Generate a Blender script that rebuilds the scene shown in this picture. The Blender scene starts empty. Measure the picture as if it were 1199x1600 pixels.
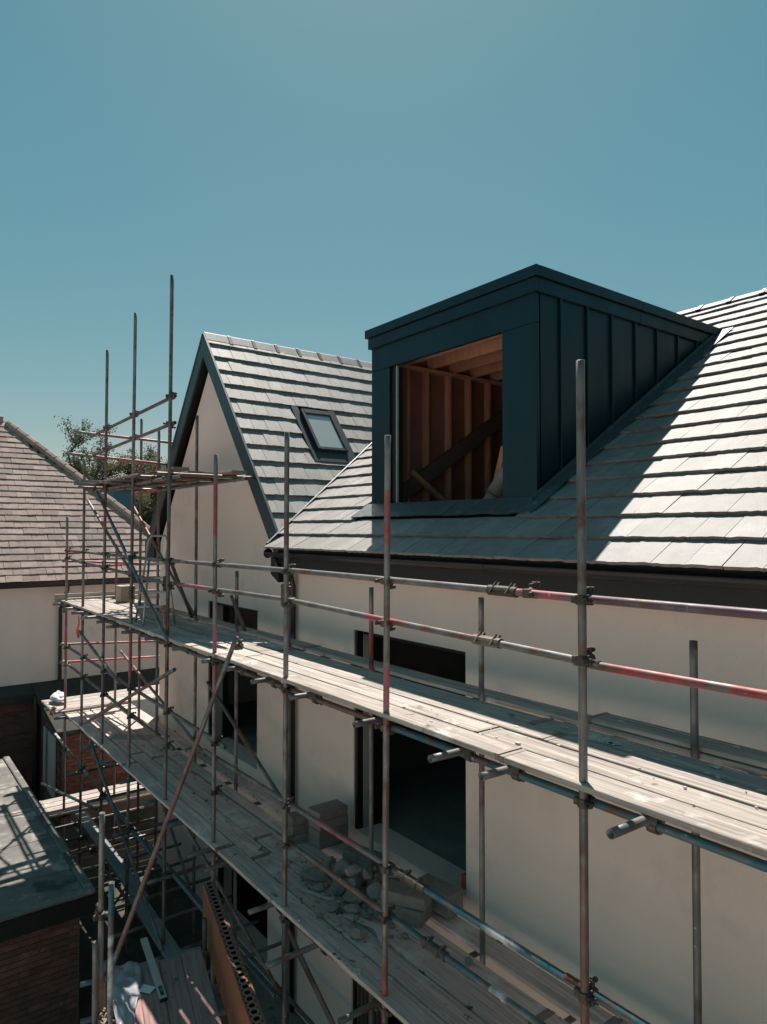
import bpy, math, random
from mathutils import Vector, Matrix
random.seed(7)
R = math.radians
scene = bpy.context.scene
COL = scene.collection
H0 = 6.4                      # eye height above the ground; the helpers below measure heights from eye level

# ------------------------------------------------------------------ camera
cam = bpy.data.cameras.new('camera')
camo = bpy.data.objects.new('camera', cam)
COL.objects.link(camo)
cam.sensor_fit = 'VERTICAL'
cam.sensor_height = 36.0
cam.lens = 36.0 * 1075.0 / 1600.0
cam.clip_start = 0.05
cam.clip_end = 3000
camo.location = (0, 0, H0)
camo.rotation_euler = (R(90 + 1.492), 0, R(52.85))
scene.camera = camo

# ------------------------------------------------------------------ light
SUN_DIR = Vector((0.45, -0.33, -1.0)).normalized()       # the way the light travels
world = bpy.data.worlds.new('World')
scene.world = world
world.use_nodes = True
wn = world.node_tree.nodes
wl = world.node_tree.links
wn.clear()
wo = wn.new('ShaderNodeOutputWorld')
wb = wn.new('ShaderNodeBackground')
ws = wn.new('ShaderNodeTexSky')
ws.sky_type = 'NISHITA'
ws.sun_disc = False
ws.sun_elevation = math.asin(-SUN_DIR.z)
ws.sun_rotation = math.atan2(-SUN_DIR.x, -SUN_DIR.y)
ws.air_density = 1.0
ws.dust_density = 0.5
ws.ozone_density = 1.0
# colour response of the sky: the same curve for every direction
wsp = wn.new('ShaderNodeSeparateColor')
wcb = wn.new('ShaderNodeCombineColor')
wl.new(ws.outputs[0], wsp.inputs[0])
for ch, (gam, k) in enumerate(((1.35, 1.189), (0.68, 0.73), (0.70, 0.656))):
    a = wn.new('ShaderNodeMath'); a.operation = 'MULTIPLY'; a.inputs[1].default_value = 0.082
    b = wn.new('ShaderNodeMath'); b.operation = 'MINIMUM'; b.inputs[1].default_value = 1.0
    c = wn.new('ShaderNodeMath'); c.operation = 'POWER'; c.inputs[1].default_value = gam
    d = wn.new('ShaderNodeMath'); d.operation = 'MULTIPLY'; d.inputs[1].default_value = k * 12.2
    wl.new(wsp.outputs[ch], a.inputs[0]); wl.new(a.outputs[0], b.inputs[0]); wl.new(b.outputs[0], c.inputs[0]); wl.new(c.outputs[0], d.inputs[0]); wl.new(d.outputs[0], wcb.inputs[ch])
wl.new(wcb.outputs[0], wb.inputs[0])
wb.inputs[1].default_value = 0.056
wl.new(wb.outputs[0], wo.inputs[0])
sl = bpy.data.lights.new('sun', 'SUN')
sl.energy = 5.0
sl.angle = R(0.5)
sl.color = (1.0, 0.93, 0.85)
so = bpy.data.objects.new('sun', sl)
COL.objects.link(so)
so.location = (-8, 6, 30)
so.rotation_euler = SUN_DIR.to_track_quat('-Z', 'Y').to_euler()
scene.view_settings.view_transform = 'Standard'
scene.view_settings.look = 'None'
scene.view_settings.gamma = 1.0
scene.view_settings.use_curve_mapping = False
scene.view_settings.exposure = 0.55

# ------------------------------------------------------------------ helpers
class MB:
    def __init__(s):
        s.v = []; s.f = []; s.mi = []; s.col = None
    def add(s, vs, fs, mi=0):
        o = len(s.v)
        s.v += [tuple(p) for p in vs]
        s.f += [tuple(i + o for i in f) for f in fs]
        s.mi += [mi] * len(fs)
    def box(s, lo, hi, M=None, mi=0):
        x0, y0, z0 = lo; x1, y1, z1 = hi
        vs = [Vector(p) for p in ((x0,y0,z0),(x1,y0,z0),(x1,y1,z0),(x0,y1,z0),(x0,y0,z1),(x1,y0,z1),(x1,y1,z1),(x0,y1,z1))]
        if M is not None: vs = [M @ p for p in vs]
        s.add(vs, [(0,3,2,1),(4,5,6,7),(0,1,5,4),(1,2,6,5),(2,3,7,6),(3,0,4,7)], mi)
    def cbox(s, lo, hi, c=0.005, M=None, mi=0):
        """box with chamfered edges"""
        ce = [(a + b) / 2 for a, b in zip(lo, hi)]; hx = [(b - a) / 2 for a, b in zip(lo, hi)]
        vs = []; idx = {}
        for sx in (-1, 1):
            for sy in (-1, 1):
                for sz in (-1, 1):
                    for ax in range(3):
                        d = [hx[0] - c, hx[1] - c, hx[2] - c]; d[ax] = hx[ax]
                        idx[(sx, sy, sz, ax)] = len(vs)
                        vs.append(Vector((ce[0] + sx * d[0], ce[1] + sy * d[1], ce[2] + sz * d[2])))
        fs = []
        I = lambda a, b, c_, ax: idx[(a, b, c_, ax)]
        for sg in (-1, 1):
            q = [I(sg,-1,-1,0), I(sg,1,-1,0), I(sg,1,1,0), I(sg,-1,1,0)]; fs.append(q if sg > 0 else q[::-1])
            q = [I(-1,sg,-1,1), I(-1,sg,1,1), I(1,sg,1,1), I(1,sg,-1,1)]; fs.append(q if sg > 0 else q[::-1])
            q = [I(-1,-1,sg,2), I(1,-1,sg,2), I(1,1,sg,2), I(-1,1,sg,2)]; fs.append(q if sg > 0 else q[::-1])
        for a in (-1, 1):
            for b in (-1, 1):
                q = [I(a,b,-1,0), I(a,b,-1,1), I(a,b,1,1), I(a,b,1,0)]; fs.append(q if a * b > 0 else q[::-1])
                q = [I(-1,a,b,1), I(-1,a,b,2), I(1,a,b,2), I(1,a,b,1)]; fs.append(q if a * b > 0 else q[::-1])
                q = [I(a,-1,b,0), I(a,1,b,0), I(a,1,b,2), I(a,-1,b,2)]; fs.append(q if a * b > 0 else q[::-1])
        for a in (-1, 1):
            for b in (-1, 1):
                for c_ in (-1, 1):
                    q = [I(a,b,c_,0), I(a,b,c_,1), I(a,b,c_,2)]; fs.append(q if a * b * c_ > 0 else q[::-1])
        if M is not None: vs = [M @ p for p in vs]
        s.add(vs, fs, mi)
    def cyl(s, p0, p1, r0, r1=None, n=10, caps=True, mi=0):
        p0 = Vector(p0); p1 = Vector(p1); r1 = r0 if r1 is None else r1
        d = (p1 - p0).normalized(); a = d.orthogonal().normalized(); b = d.cross(a)
        vs = []
        for p, r in ((p0, r0), (p1, r1)):
            for i in range(n):
                t = 2 * math.pi * i / n
                vs.append(p + (a * math.cos(t) + b * math.sin(t)) * r)
        fs = [(i, (i + 1) % n, n + (i + 1) % n, n + i) for i in range(n)]
        if caps: fs += [tuple(range(n - 1, -1, -1)), tuple(range(n, 2 * n))]
        s.add(vs, fs, mi)
    def path(s, pts, r, n=8, mi=0):
        pts = [Vector(p) for p in pts]; vs = []; a = None
        for k, p in enumerate(pts):
            d = (pts[min(k + 1, len(pts) - 1)] - pts[max(k - 1, 0)]).normalized()
            a = d.orthogonal().normalized() if a is None else (a - d * a.dot(d)).normalized()
            b = d.cross(a)
            rr = r[k] if isinstance(r, (list, tuple)) else r
            for i in range(n):
                t = 2 * math.pi * i / n; vs.append(p + (a * math.cos(t) + b * math.sin(t)) * rr)
        fs = []
        for k in range(len(pts) - 1):
            for i in range(n):
                fs.append((k*n + i, k*n + (i+1) % n, (k+1)*n + (i+1) % n, (k+1)*n + i))
        fs += [tuple(range(n - 1, -1, -1)), tuple(range((len(pts)-1)*n, len(pts)*n))]
        s.add(vs, fs, mi)
    def prism(s, poly, vec, mi=0):
        """polygon (list of points) swept by vec"""
        n = len(poly); vec = Vector(vec)
        a = [Vector(p) for p in poly]; b = [p + vec for p in a]
        nrm = Vector((0, 0, 0))
        for i in range(n):
            nrm += a[i].cross(a[(i + 1) % n])
        f1 = tuple(range(n - 1, -1, -1)); f2 = tuple(range(n, 2 * n))
        sides = [(i, (i + 1) % n, n + (i + 1) % n, n + i) for i in range(n)]
        fs = [f1, f2] + sides
        if nrm.dot(vec) < 0: fs = [tuple(reversed(f)) for f in fs]
        s.add(a + b, fs, mi)
    def mesh(s, name, smooth=False):
        me = bpy.data.meshes.new(name)
        me.from_pydata(s.v, [], s.f)
        if any(s.mi): me.polygons.foreach_set('material_index', s.mi)
        if smooth: me.polygons.foreach_set('use_smooth', [True] * len(me.polygons))
        me.update()
        return me

WM = {}          # world matrices (eye-level heights) by object name
ROOTS = []
def link_mesh(name, me, parent=None, M=None):
    o = bpy.data.objects.new(name, me)
    COL.objects.link(o)
    M = Matrix.Identity(4) if M is None else M
    WM[o.name] = M
    if parent is not None:
        o.parent = parent
        o.matrix_local = WM[parent.name].inverted() @ M
    else:
        o.matrix_local = M
        ROOTS.append(o)
    return o
def put(name, mb, mat, parent=None, at=None, smooth=False, M=None):
    """mesh given in scene coordinates; its origin is put at `at`"""
    if M is None:
        if at is None:
            xs = [v[0] for v in mb.v]; ys = [v[1] for v in mb.v]; zs = [v[2] for v in mb.v]
            at = ((min(xs) + max(xs)) / 2, (min(ys) + max(ys)) / 2, min(zs))
        ax, ay, az = at
        mb.v = [(x - ax, y - ay, z - az) for x, y, z in mb.v]
        M = Matrix.Translation(at)
    me = mb.mesh(name, smooth)
    for m in (mat if isinstance(mat, (list, tuple)) else [mat]): me.materials.append(m)
    return link_mesh(name, me, parent, M)
def tag(o, label=None, cat=None, group=None, kind=None):
    if label: o['label'] = label
    if cat: o['category'] = cat
    if group: o['group'] = group
    if kind: o['kind'] = kind
    return o
def thing(name, at, label, cat, group=None, rz=0):
    o = bpy.data.objects.new(name, None)
    o.empty_display_size = 0.2
    COL.objects.link(o)
    M = Matrix.Translation(at) @ Matrix.Rotation(rz, 4, 'Z')
    WM[o.name] = M; o.matrix_local = M; ROOTS.append(o)
    return tag(o, label, cat, group)
def frame(o, x, y, z):
    return Matrix(((x[0], y[0], z[0], o[0]), (x[1], y[1], z[1], o[1]), (x[2], y[2], z[2], o[2]), (0, 0, 0, 1)))

# ------------------------------------------------------------------ materials
def material(name, c1, c2=None, scale=6.0, stretch=(1, 1, 1), rough=0.8, metal=0.0, bump=0.0, bscale=None, detail=6.0,
             spots=None, spot_scale=3.0, spot_lo=0.6, spot_hi=0.7, rand=0.0, island=0.0, contrast=(0.3, 0.7), spec=0.5, attr=False,
             spots2=None, spot2_scale=8.0, spot2_lo=0.62, spot2_hi=0.68, distort=0.0, rough2=None):
    m = bpy.data.materials.new(name); m.use_nodes = True
    nt = m.node_tree; N = nt.nodes; L = nt.links
    b = N['Principled BSDF']
    b.inputs['Roughness'].default_value = rough
    b.inputs['Metallic'].default_value = metal
    b.inputs['Specular IOR Level'].default_value = spec
    tc = N.new('ShaderNodeTexCoord'); mp = N.new('ShaderNodeMapping'); oi = N.new('ShaderNodeObjectInfo')
    ad = N.new('ShaderNodeVectorMath'); ad.operation = 'ADD'
    ml = N.new('ShaderNodeVectorMath'); ml.operation = 'SCALE'; ml.inputs[0].default_value = (17.3, 9.1, 23.7)
    L.new(oi.outputs['Random'], ml.inputs['Scale'])
    L.new(tc.outputs['Object'], ad.inputs[0]); L.new(ml.outputs[0], ad.inputs[1])
    mp.inputs['Scale'].default_value = stretch
    L.new(ad.outputs[0], mp.inputs['Vector'])
    def noise(sc, vec, det=detail, dist=0.0):
        n = N.new('ShaderNodeTexNoise'); n.inputs['Scale'].default_value = sc; n.inputs['Detail'].default_value = det
        n.inputs['Roughness'].default_value = 0.6; n.inputs['Distortion'].default_value = dist
        L.new(vec, n.inputs['Vector']); return n
    def ramp(src, lo, hi):
        r = N.new('ShaderNodeMapRange'); r.inputs['From Min'].default_value = lo; r.inputs['From Max'].default_value = hi
        L.new(src, r.inputs['Value']); return r.outputs[0]
    def mix(fac, a, bb, mode='MIX'):
        x = N.new('ShaderNodeMixRGB'); x.blend_type = mode
        if isinstance(fac, float): x.inputs[0].default_value = fac
        else: L.new(fac, x.inputs[0])
        for k, q in ((1, a), (2, bb)):
            if isinstance(q, tuple): x.inputs[k].default_value = (*q, 1)
            else: L.new(q, x.inputs[k])
        return x.outputs[0]
    c2 = c2 or tuple(v * 0.75 for v in c1)
    n1 = noise(scale, mp.outputs[0], dist=distort)
    f1 = ramp(n1.outputs['Fac'], *contrast)
    col = mix(f1, c1, c2)
    if attr:
        va = N.new('ShaderNodeVertexColor'); va.layer_name = 'paint'
        np_ = noise(9.0, ad.outputs[0], 8)
        mm = N.new('ShaderNodeMath'); mm.operation = 'ADD'; L.new(va.outputs['Alpha'], mm.inputs[0])
        m2 = N.new('ShaderNodeMath'); m2.operation = 'MULTIPLY_ADD'; L.new(np_.outputs['Fac'], m2.inputs[0]); m2.inputs[1].default_value = 2.4; m2.inputs[2].default_value = -1.4
        L.new(m2.outputs[0], mm.inputs[1])
        pf = ramp(mm.outputs[0], 0.35, 0.95)
        col = mix(pf, col, va.outputs['Color'])
        mt = N.new('ShaderNodeMath'); mt.operation = 'MULTIPLY_ADD'; L.new(pf, mt.inputs[0]); mt.inputs[1].default_value = -metal * 0.9; mt.inputs[2].default_value = metal
        L.new(mt.outputs[0], b.inputs['Metallic'])
    if spots:
        n2 = noise(spot_scale, ad.outputs[0], 5)
        col = mix(ramp(n2.outputs['Fac'], spot_lo, spot_hi), col, spots)
    if spots2:
        n4 = noise(spot2_scale, ad.outputs[0], 4)
        col = mix(ramp(n4.outputs['Fac'], spot2_lo, spot2_hi), col, spots2)
    def vary(src, amt):
        r = N.new('ShaderNodeMapRange'); r.inputs['To Min'].default_value = 1 - amt; r.inputs['To Max'].default_value = 1 + amt
        L.new(src, r.inputs['Value'])
        hs = N.new('ShaderNodeHueSaturation'); L.new(r.outputs[0], hs.inputs['Value']); L.new(col, hs.inputs['Color'])
        return hs.outputs[0]
    if rand: col = vary(oi.outputs['Random'], rand)
    if island:
        ge = N.new('ShaderNodeNewGeometry'); col = vary(ge.outputs['Random Per Island'], island)
    L.new(col, b.inputs['Base Color'])
    if rough2 is not None:
        rr = N.new('ShaderNodeMapRange'); rr.inputs['To Min'].default_value = rough; rr.inputs['To Max'].default_value = rough2
        L.new(f1, rr.inputs['Value']); L.new(rr.outputs[0], b.inputs['Roughness'])
    if bump:
        n3 = noise(bscale or scale * 4, mp.outputs[0], 6)
        bp = N.new('ShaderNodeBump'); bp.inputs['Strength'].default_value = bump; bp.inputs['Distance'].default_value = 0.01
        L.new(n3.outputs['Fac'], bp.inputs['Height']); L.new(bp.outputs[0], b.inputs['Normal'])
    return m

MT = {}
MT['tile'] = material('roof_tile_grey', (0.27, 0.252, 0.242), (0.185, 0.175, 0.17), 7, rough=0.6, bump=0.35, bscale=70, rand=0.16, island=0.0, spec=0.6, spots=(0.32, 0.31, 0.30), spot_scale=5, spot_lo=0.6, spot_hi=0.72)
MT['tile_joined'] = material('roof_tile_grey_joined', (0.27, 0.252, 0.242), (0.185, 0.175, 0.17), 7, rough=0.6, bump=0.35, bscale=70, island=0.16, spec=0.6, spots=(0.32, 0.31, 0.30), spot_scale=5, spot_lo=0.6, spot_hi=0.72)
MT['old_tile'] = material('old_roof_tile', (0.36, 0.275, 0.24), (0.25, 0.185, 0.165), 6, rough=0.9, bump=0.4, bscale=60, rand=0.22, spots=(0.10, 0.085, 0.075), spot_scale=6, spot_lo=0.64, spot_hi=0.74)
MT['old_tile_joined'] = material('old_roof_tile_joined', (0.36, 0.275, 0.24), (0.25, 0.185, 0.165), 6, rough=0.9, bump=0.4, bscale=60, island=0.22, spots=(0.10, 0.085, 0.075), spot_scale=6, spot_lo=0.64, spot_hi=0.74)
MT['closer'] = material('grey_cavity_closer', (0.42, 0.36, 0.33), (0.34, 0.3, 0.28), 3, rough=0.8)
MT['underlay'] = material('roof_underlay', (0.03, 0.032, 0.035), (0.02, 0.02, 0.022), 5, rough=0.9)
MT['render'] = material('cream_render', (0.89, 0.72, 0.645), (0.83, 0.665, 0.595), 0.6, rough=0.92, bump=0.35, bscale=30, spots=(0.70, 0.55, 0.49), spot_scale=1.3, spot_lo=0.56, spot_hi=0.78, spots2=(0.70, 0.58, 0.52), spot2_scale=45, spot2_lo=0.66, spot2_hi=0.74)
MT['old_render'] = material('old_render', (0.80, 0.68, 0.63), (0.70, 0.60, 0.56), 0.9, rough=0.95, bump=0.5, bscale=40, spots=(0.5, 0.45, 0.40), spot_scale=1.6, spot_lo=0.6, spot_hi=0.8, spots2=(0.2, 0.17, 0.1), spot2_scale=9, spot2_lo=0.7, spot2_hi=0.8)
MT['black'] = material('black_board', (0.008, 0.008, 0.008), (0.012, 0.011, 0.011), 4, rough=0.55)
MT['gutter'] = material('black_gutter_plastic', (0.016, 0.014, 0.014), (0.024, 0.021, 0.021), 3, rough=0.3)
MT['barge'] = material('painted_bargeboard', (0.03, 0.06, 0.075), (0.025, 0.05, 0.06), 3, rough=0.45)
MT['zinc'] = material('dark_cladding_metal', (0.016, 0.044, 0.056), (0.012, 0.034, 0.044), 2.0, stretch=(1, 1, 0.25), rough=0.26, metal=0.65, bump=0.22, bscale=1.3, rough2=0.45)
MT['lead'] = material('lead_flashing', (0.10, 0.12, 0.13), (0.06, 0.075, 0.085), 7, rough=0.5, metal=0.3, bump=0.35, bscale=14, spots=(0.25, 0.27, 0.27), spot_scale=9, spot_lo=0.62, spot_hi=0.72)
MT['timber'] = material('sawn_timber', (0.56, 0.285, 0.19), (0.40, 0.19, 0.125), 4, stretch=(6, 6, 0.6), rough=0.8, bump=0.15, bscale=20, rand=0.12, spots=(0.10, 0.05, 0.03), spot_scale=7, spot_lo=0.72, spot_hi=0.76)
MT['sheathing'] = material('brown_sheathing', (0.26, 0.11, 0.085), (0.20, 0.085, 0.065), 3, rough=0.85, rand=0.08)
MT['dark_timber'] = material('dark_timber', (0.12, 0.08, 0.06), (0.08, 0.055, 0.045), 5, stretch=(1, 6, 6), rough=0.85)
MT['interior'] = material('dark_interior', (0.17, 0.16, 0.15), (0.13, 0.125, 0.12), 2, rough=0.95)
MT['inner_floor'] = material('chipboard_floor', (0.30, 0.29, 0.27), (0.22, 0.21, 0.20), 4, rough=0.95, bump=0.2)
MT['glass'] = material('window_glass', (0.62, 0.60, 0.57), (0.55, 0.53, 0.51), 1, rough=0.25, metal=0.55, spec=1.0)  # pale grey base stands in for reflected sky
MT['skyframe'] = material('skylight_cover', (0.035, 0.04, 0.045), (0.05, 0.055, 0.06), 4, rough=0.4, metal=0.4)
MT['galv'] = material('galvanised_tube', (0.25, 0.235, 0.23), (0.115, 0.11, 0.11), 14, stretch=(1, 1, 0.35), rough=0.40, rough2=0.62, metal=0.4, bump=0.15, bscale=60, rand=0.2, attr=True,
                      spots=(0.14, 0.075, 0.055), spot_scale=5, spot_lo=0.53, spot_hi=0.66, spots2=(0.5, 0.48, 0.45), spot2_scale=22, spot2_lo=0.68, spot2_hi=0.73)
MT['coupler'] = material('coupler_steel', (0.085, 0.07, 0.06), (0.16, 0.13, 0.11), 25, rough=0.6, metal=0.6, bump=0.3, bscale=60, rand=0.35)
WOOD = dict(stretch=(0.30, 7, 7), rough=0.88, bump=0.8, bscale=9, contrast=(0.34, 0.62))
MT['board'] = material('weathered_board', (0.53, 0.465, 0.415), (0.29, 0.25, 0.225), 5, rand=0.16, spots=(0.60, 0.58, 0.55), spot_scale=3.5, spot_lo=0.60, spot_hi=0.70, spots2=(0.13, 0.11, 0.10), spot2_scale=6, spot2_lo=0.64, spot2_hi=0.74, **WOOD)
MT['board_dirty'] = material('dirty_board', (0.80, 0.59, 0.53), (0.48, 0.36, 0.33), 5, rand=0.12, spots=(0.78, 0.68, 0.64), spot_scale=2.6, spot_lo=0.54, spot_hi=0.68, spots2=(0.09, 0.08, 0.08), spot2_scale=7, spot2_lo=0.64, spot2_hi=0.70, **WOOD)
MT['board_red'] = material('reddish_board', (0.46, 0.27, 0.245), (0.27, 0.16, 0.15), 5, rand=0.1, spots=(0.32, 0.27, 0.26), spot_scale=3, spot_lo=0.58, spot_hi=0.70, spots2=(0.07, 0.05, 0.05), spot2_scale=9, spot2_lo=0.64, spot2_hi=0.70, **WOOD)
MT['plank_grey'] = material('grey_plank', (0.27, 0.28, 0.29), (0.20, 0.21, 0.22), 5, rand=0.1, spots=(0.36, 0.36, 0.36), spot_scale=3, spot_lo=0.56, spot_hi=0.7, **WOOD)
MT['hoop'] = material('board_end_band', (0.22, 0.21, 0.20), (0.30, 0.24, 0.2), 12, rough=0.6, metal=0.5)
MT['brick'] = material('red_brick', (0.20, 0.085, 0.062), (0.11, 0.05, 0.04), 9, rough=0.9, bump=0.4, bscale=50, rand=0.3, spots=(0.30, 0.18, 0.13), spot_scale=10, spot_lo=0.62, spot_hi=0.74)
MT['brick_joined'] = material('red_brick_joined', (0.17, 0.07, 0.055), (0.11, 0.048, 0.04), 5, rough=0.9, bump=0.4, bscale=40, island=0.3)
MT['mortar'] = material('mortar', (0.19, 0.155, 0.135), (0.13, 0.11, 0.10), 8, rough=0.95, bump=0.3)
MT['felt'] = material('mineral_felt', (0.21, 0.195, 0.18), (0.105, 0.10, 0.098), 2.2, rough=0.9, bump=0.5, bscale=70, spots=(0.46, 0.42, 0.38), spot_scale=3.0, spot_lo=0.53, spot_hi=0.72, spots2=(0.055, 0.06, 0.06), spot2_scale=1.5, spot2_lo=0.58, spot2_hi=0.66)
MT['mossy'] = material('mossy_felt', (0.045, 0.045, 0.038), (0.025, 0.027, 0.025), 3, rough=0.95, bump=0.8, bscale=20, spots=(0.10, 0.09, 0.06), spot_scale=5, spot_lo=0.62, spot_hi=0.74)
MT['upvc'] = material('white_frame', (0.62, 0.55, 0.56), (0.55, 0.48, 0.49), 2, rough=0.5)
MT['ground'] = material('ground_soil', (0.10, 0.088, 0.075), (0.055, 0.055, 0.045), 1.4, rough=0.97, bump=1.0, bscale=12, spots=(0.2, 0.18, 0.16), spot_scale=9, spot_lo=0.66, spot_hi=0.74, spots2=(0.035, 0.045, 0.02), spot2_scale=0.8, spot2_lo=0.5, spot2_hi=0.62)
MT['bounce'] = material('pale_bounce_ground', (0.58, 0.49, 0.425), (0.5, 0.42, 0.37), 3, rough=0.95, bump=0.8, bscale=40, spots=(0.25, 0.23, 0.21), spot_scale=0.4, spot_lo=0.6, spot_hi=0.7)  # kept pale so it reflects sun up onto the shaded walls
MT['paving'] = material('concrete_slab', (0.24, 0.225, 0.21), (0.16, 0.15, 0.145), 2.0, rough=0.95, bump=0.4, bscale=30, spots=(0.08, 0.07, 0.065), spot_scale=5, spot_lo=0.6, spot_hi=0.7)
MT['block'] = material('concrete_block', (0.30, 0.255, 0.225), (0.21, 0.18, 0.16), 12, rough=0.95, bump=0.6, bscale=60, rand=0.18)
MT['stone'] = material('broken_stone', (0.32, 0.275, 0.25), (0.19, 0.165, 0.155), 8, rough=0.95, bump=0.7, bscale=30, rand=0.28)
MT['plaster'] = material('white_plaster', (0.66, 0.56, 0.52), (0.50, 0.43, 0.40), 20, rough=0.95)
MT['clay'] = material('rust_clay', (0.40, 0.15, 0.075), (0.26, 0.085, 0.045), 5, stretch=(5, 1, 0.6), rough=0.85, bump=0.35, bscale=20, spots=(0.14, 0.06, 0.04), spot_scale=3, spot_lo=0.58, spot_hi=0.72)
MT['clay_top'] = material('clay_edge', (0.42, 0.22, 0.17), (0.30, 0.14, 0.11), 9, rough=0.9, bump=0.4, spots=(0.55, 0.48, 0.43), spot_scale=5, spot_lo=0.66, spot_hi=0.72)
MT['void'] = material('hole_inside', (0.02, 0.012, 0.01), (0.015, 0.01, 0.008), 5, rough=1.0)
MT['alu'] = material('aluminium', (0.52, 0.58, 0.58), (0.42, 0.47, 0.48), 8, rough=0.35, metal=0.5)
MT['ladder'] = material('ladder_aluminium', (0.42, 0.45, 0.47), (0.3, 0.33, 0.35), 8, rough=0.45, metal=0.6)
MT['sheet'] = material('dusty_plastic', (0.36, 0.36, 0.39), (0.22, 0.22, 0.25), 5, rough=0.4, bump=0.6, bscale=12, spots=(0.55, 0.56, 0.58), spot_scale=7, spot_lo=0.6, spot_hi=0.7)
MT['paper'] = material('white_paper', (0.7, 0.71, 0.72), (0.6, 0.6, 0.62), 6, rough=0.8)
MT['orange'] = material('orange_tape', (0.85, 0.12, 0.03), (0.75, 0.10, 0.03), 8, rough=0.6)
MT['card'] = material('cardboard', (0.42, 0.34, 0.27), (0.36, 0.29, 0.23), 6, rough=0.9)
MT['bark'] = material('bark', (0.10, 0.08, 0.065), (0.06, 0.05, 0.04), 6, rough=0.95, bump=0.6)
MT['leaf'] = material('leaf', (0.20, 0.19, 0.12), (0.115, 0.12, 0.075), 3, rough=0.5, island=0.5)
_n = MT['leaf'].node_tree.nodes; _l = MT['leaf'].node_tree.links
_t = _n.new('ShaderNodeBsdfTranslucent'); _t.inputs[0].default_value = (0.16, 0.16, 0.085, 1)
_m = _n.new('ShaderNodeMixShader'); _m.inputs[0].default_value = 0.3
_l.new(_n['Principled BSDF'].outputs[0], _m.inputs[1]); _l.new(_t.outputs[0], _m.inputs[2]); _l.new(_m.outputs[0], _n['Material Output'].inputs[0])
MT['teal'] = material('teal_paint', (0.05, 0.18, 0.24), (0.04, 0.15, 0.2), 3, rough=0.5)
MT['tray'] = material('orange_plastic', (0.5, 0.12, 0.05), (0.4, 0.1, 0.05), 5, rough=0.5)

# ------------------------------------------------------------------ ground
g = MB()
n = 60
def gh(x, y):
    d = math.hypot(x + 8, y - 2)
    return -6.4 + 0.05 * math.sin(x * 1.7) * math.cos(y * 2.1) * (1 if d < 25 else 0)
gx = [-900, -300, -120, -60, -40] + [-30 + i * 0.75 for i in range(60)] + [20, 40, 80, 200, 600, 900]
gy = [-900, -300, -100, -50, -25] + [-12 + i * 0.75 for i in range(44)] + [25, 35, 60, 150, 400, 900]
for j, y in enumerate(gy):
    for i, x in enumerate(gx): g.v.append((x, y, gh(x, y)))
for j in range(len(gy) - 1):
    for i in range(len(gx) - 1):
        a = j * len(gx) + i
        g.f.append((a, a + 1, a + 1 + len(gx), a + len(gx))); g.mi.append(0)
tag(put('ground', g, MT['ground'], at=(0, 0, -6.4), smooth=True), kind='structure')
g = MB()
g.box((-9.2, 2.55, -6.5), (3.0, 4.62, -6.33))
tag(put('pavement', g, MT['paving']), kind='structure')

g = MB()
g.box((-5.0, -40.0, -6.5), (14.0, -0.6, -6.325)); g.box((-40, -40, -6.5), (-5.002, -7.0, -6.33))  # out-of-view pale ground, added to throw sunlight back at the house
tag(put('bounce_ground', g, MT['bounce']), kind='structure')

# ------------------------------------------------------------------ the house
WY = 4.65                         # outer face of the long wall
house = thing('house', (-6, 8, -6.4), 'cream rendered house with grey tiled roofs, front gable and unfinished dark dormer', 'house')
PM = R(32); CM, SM, TM = math.cos(PM), math.sin(PM), math.tan(PM)
EY, EZ = 4.30, -0.25              # main eave edge
PG = R(52); CG, SG, TG = math.cos(PG), math.sin(PG), math.tan(PG)
AX, AZ = -11.0, 3.25              # gable apex
RV = (9.88 - EY) / CM             # length of the main slope
def zmain(y): return EZ + TM * (y - EY)
def zgable(x): return AZ - TG * abs(x - AX)

# long wall with its openings (x0, x1, z0, z1)
OPEN = [(-11.0, -9.2, -3.50, -1.185), (-6.72, -4.83, -3.50, -1.175), (-10.6, -8.85, -6.2, -4.35), (-6.76, -5.2, -6.2, -4.1)]
def wall_with_holes(mb, xa, xb, za, zb, y0, y1, holes):
    xs = sorted(set([xa, xb] + [h[0] for h in holes] + [h[1] for h in holes]))
    for a, b in zip(xs[:-1], xs[1:]):
        cut = sorted([(h[2], h[3]) for h in holes if h[0] <= a + 1e-6 and h[1] >= b - 1e-6])
        z = za
        for c, d in cut:
            if c > z: mb.box((a, y0, z), (b, y1, c))
            z = d
        if z < zb: mb.box((a, y0, z), (b, y1, zb))
w = MB()
wall_with_holes(w, -13.35, 3.0, -6.45, -0.56, WY, WY + 0.34, OPEN)
# gable triangle above
w.prism([(-13.35, WY, -0.56), (-8.6, WY, -0.56), (-8.62, WY, -0.32), (AX, WY, 2.76), (-13.35, WY, -0.26)], (0, 0.34, 0))
w.box((-13.35, WY + 0.34, -6.45), (-13.05, 15.3, -0.5))
w.box((2.7, WY + 0.34, -6.45), (3.0, 15.3, -0.5))
w.box((-13.35, 15.3, -6.45), (3.0, 15.6, -0.5))
w.prism([(2.85, WY + 0.2, -0.56), (2.85, 15.4, -0.56), (2.85, 9.9, 3.0)], (0.14, 0, 0))
put('wall', w, MT['render'], house, at=(-5, WY, -6.4))
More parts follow.
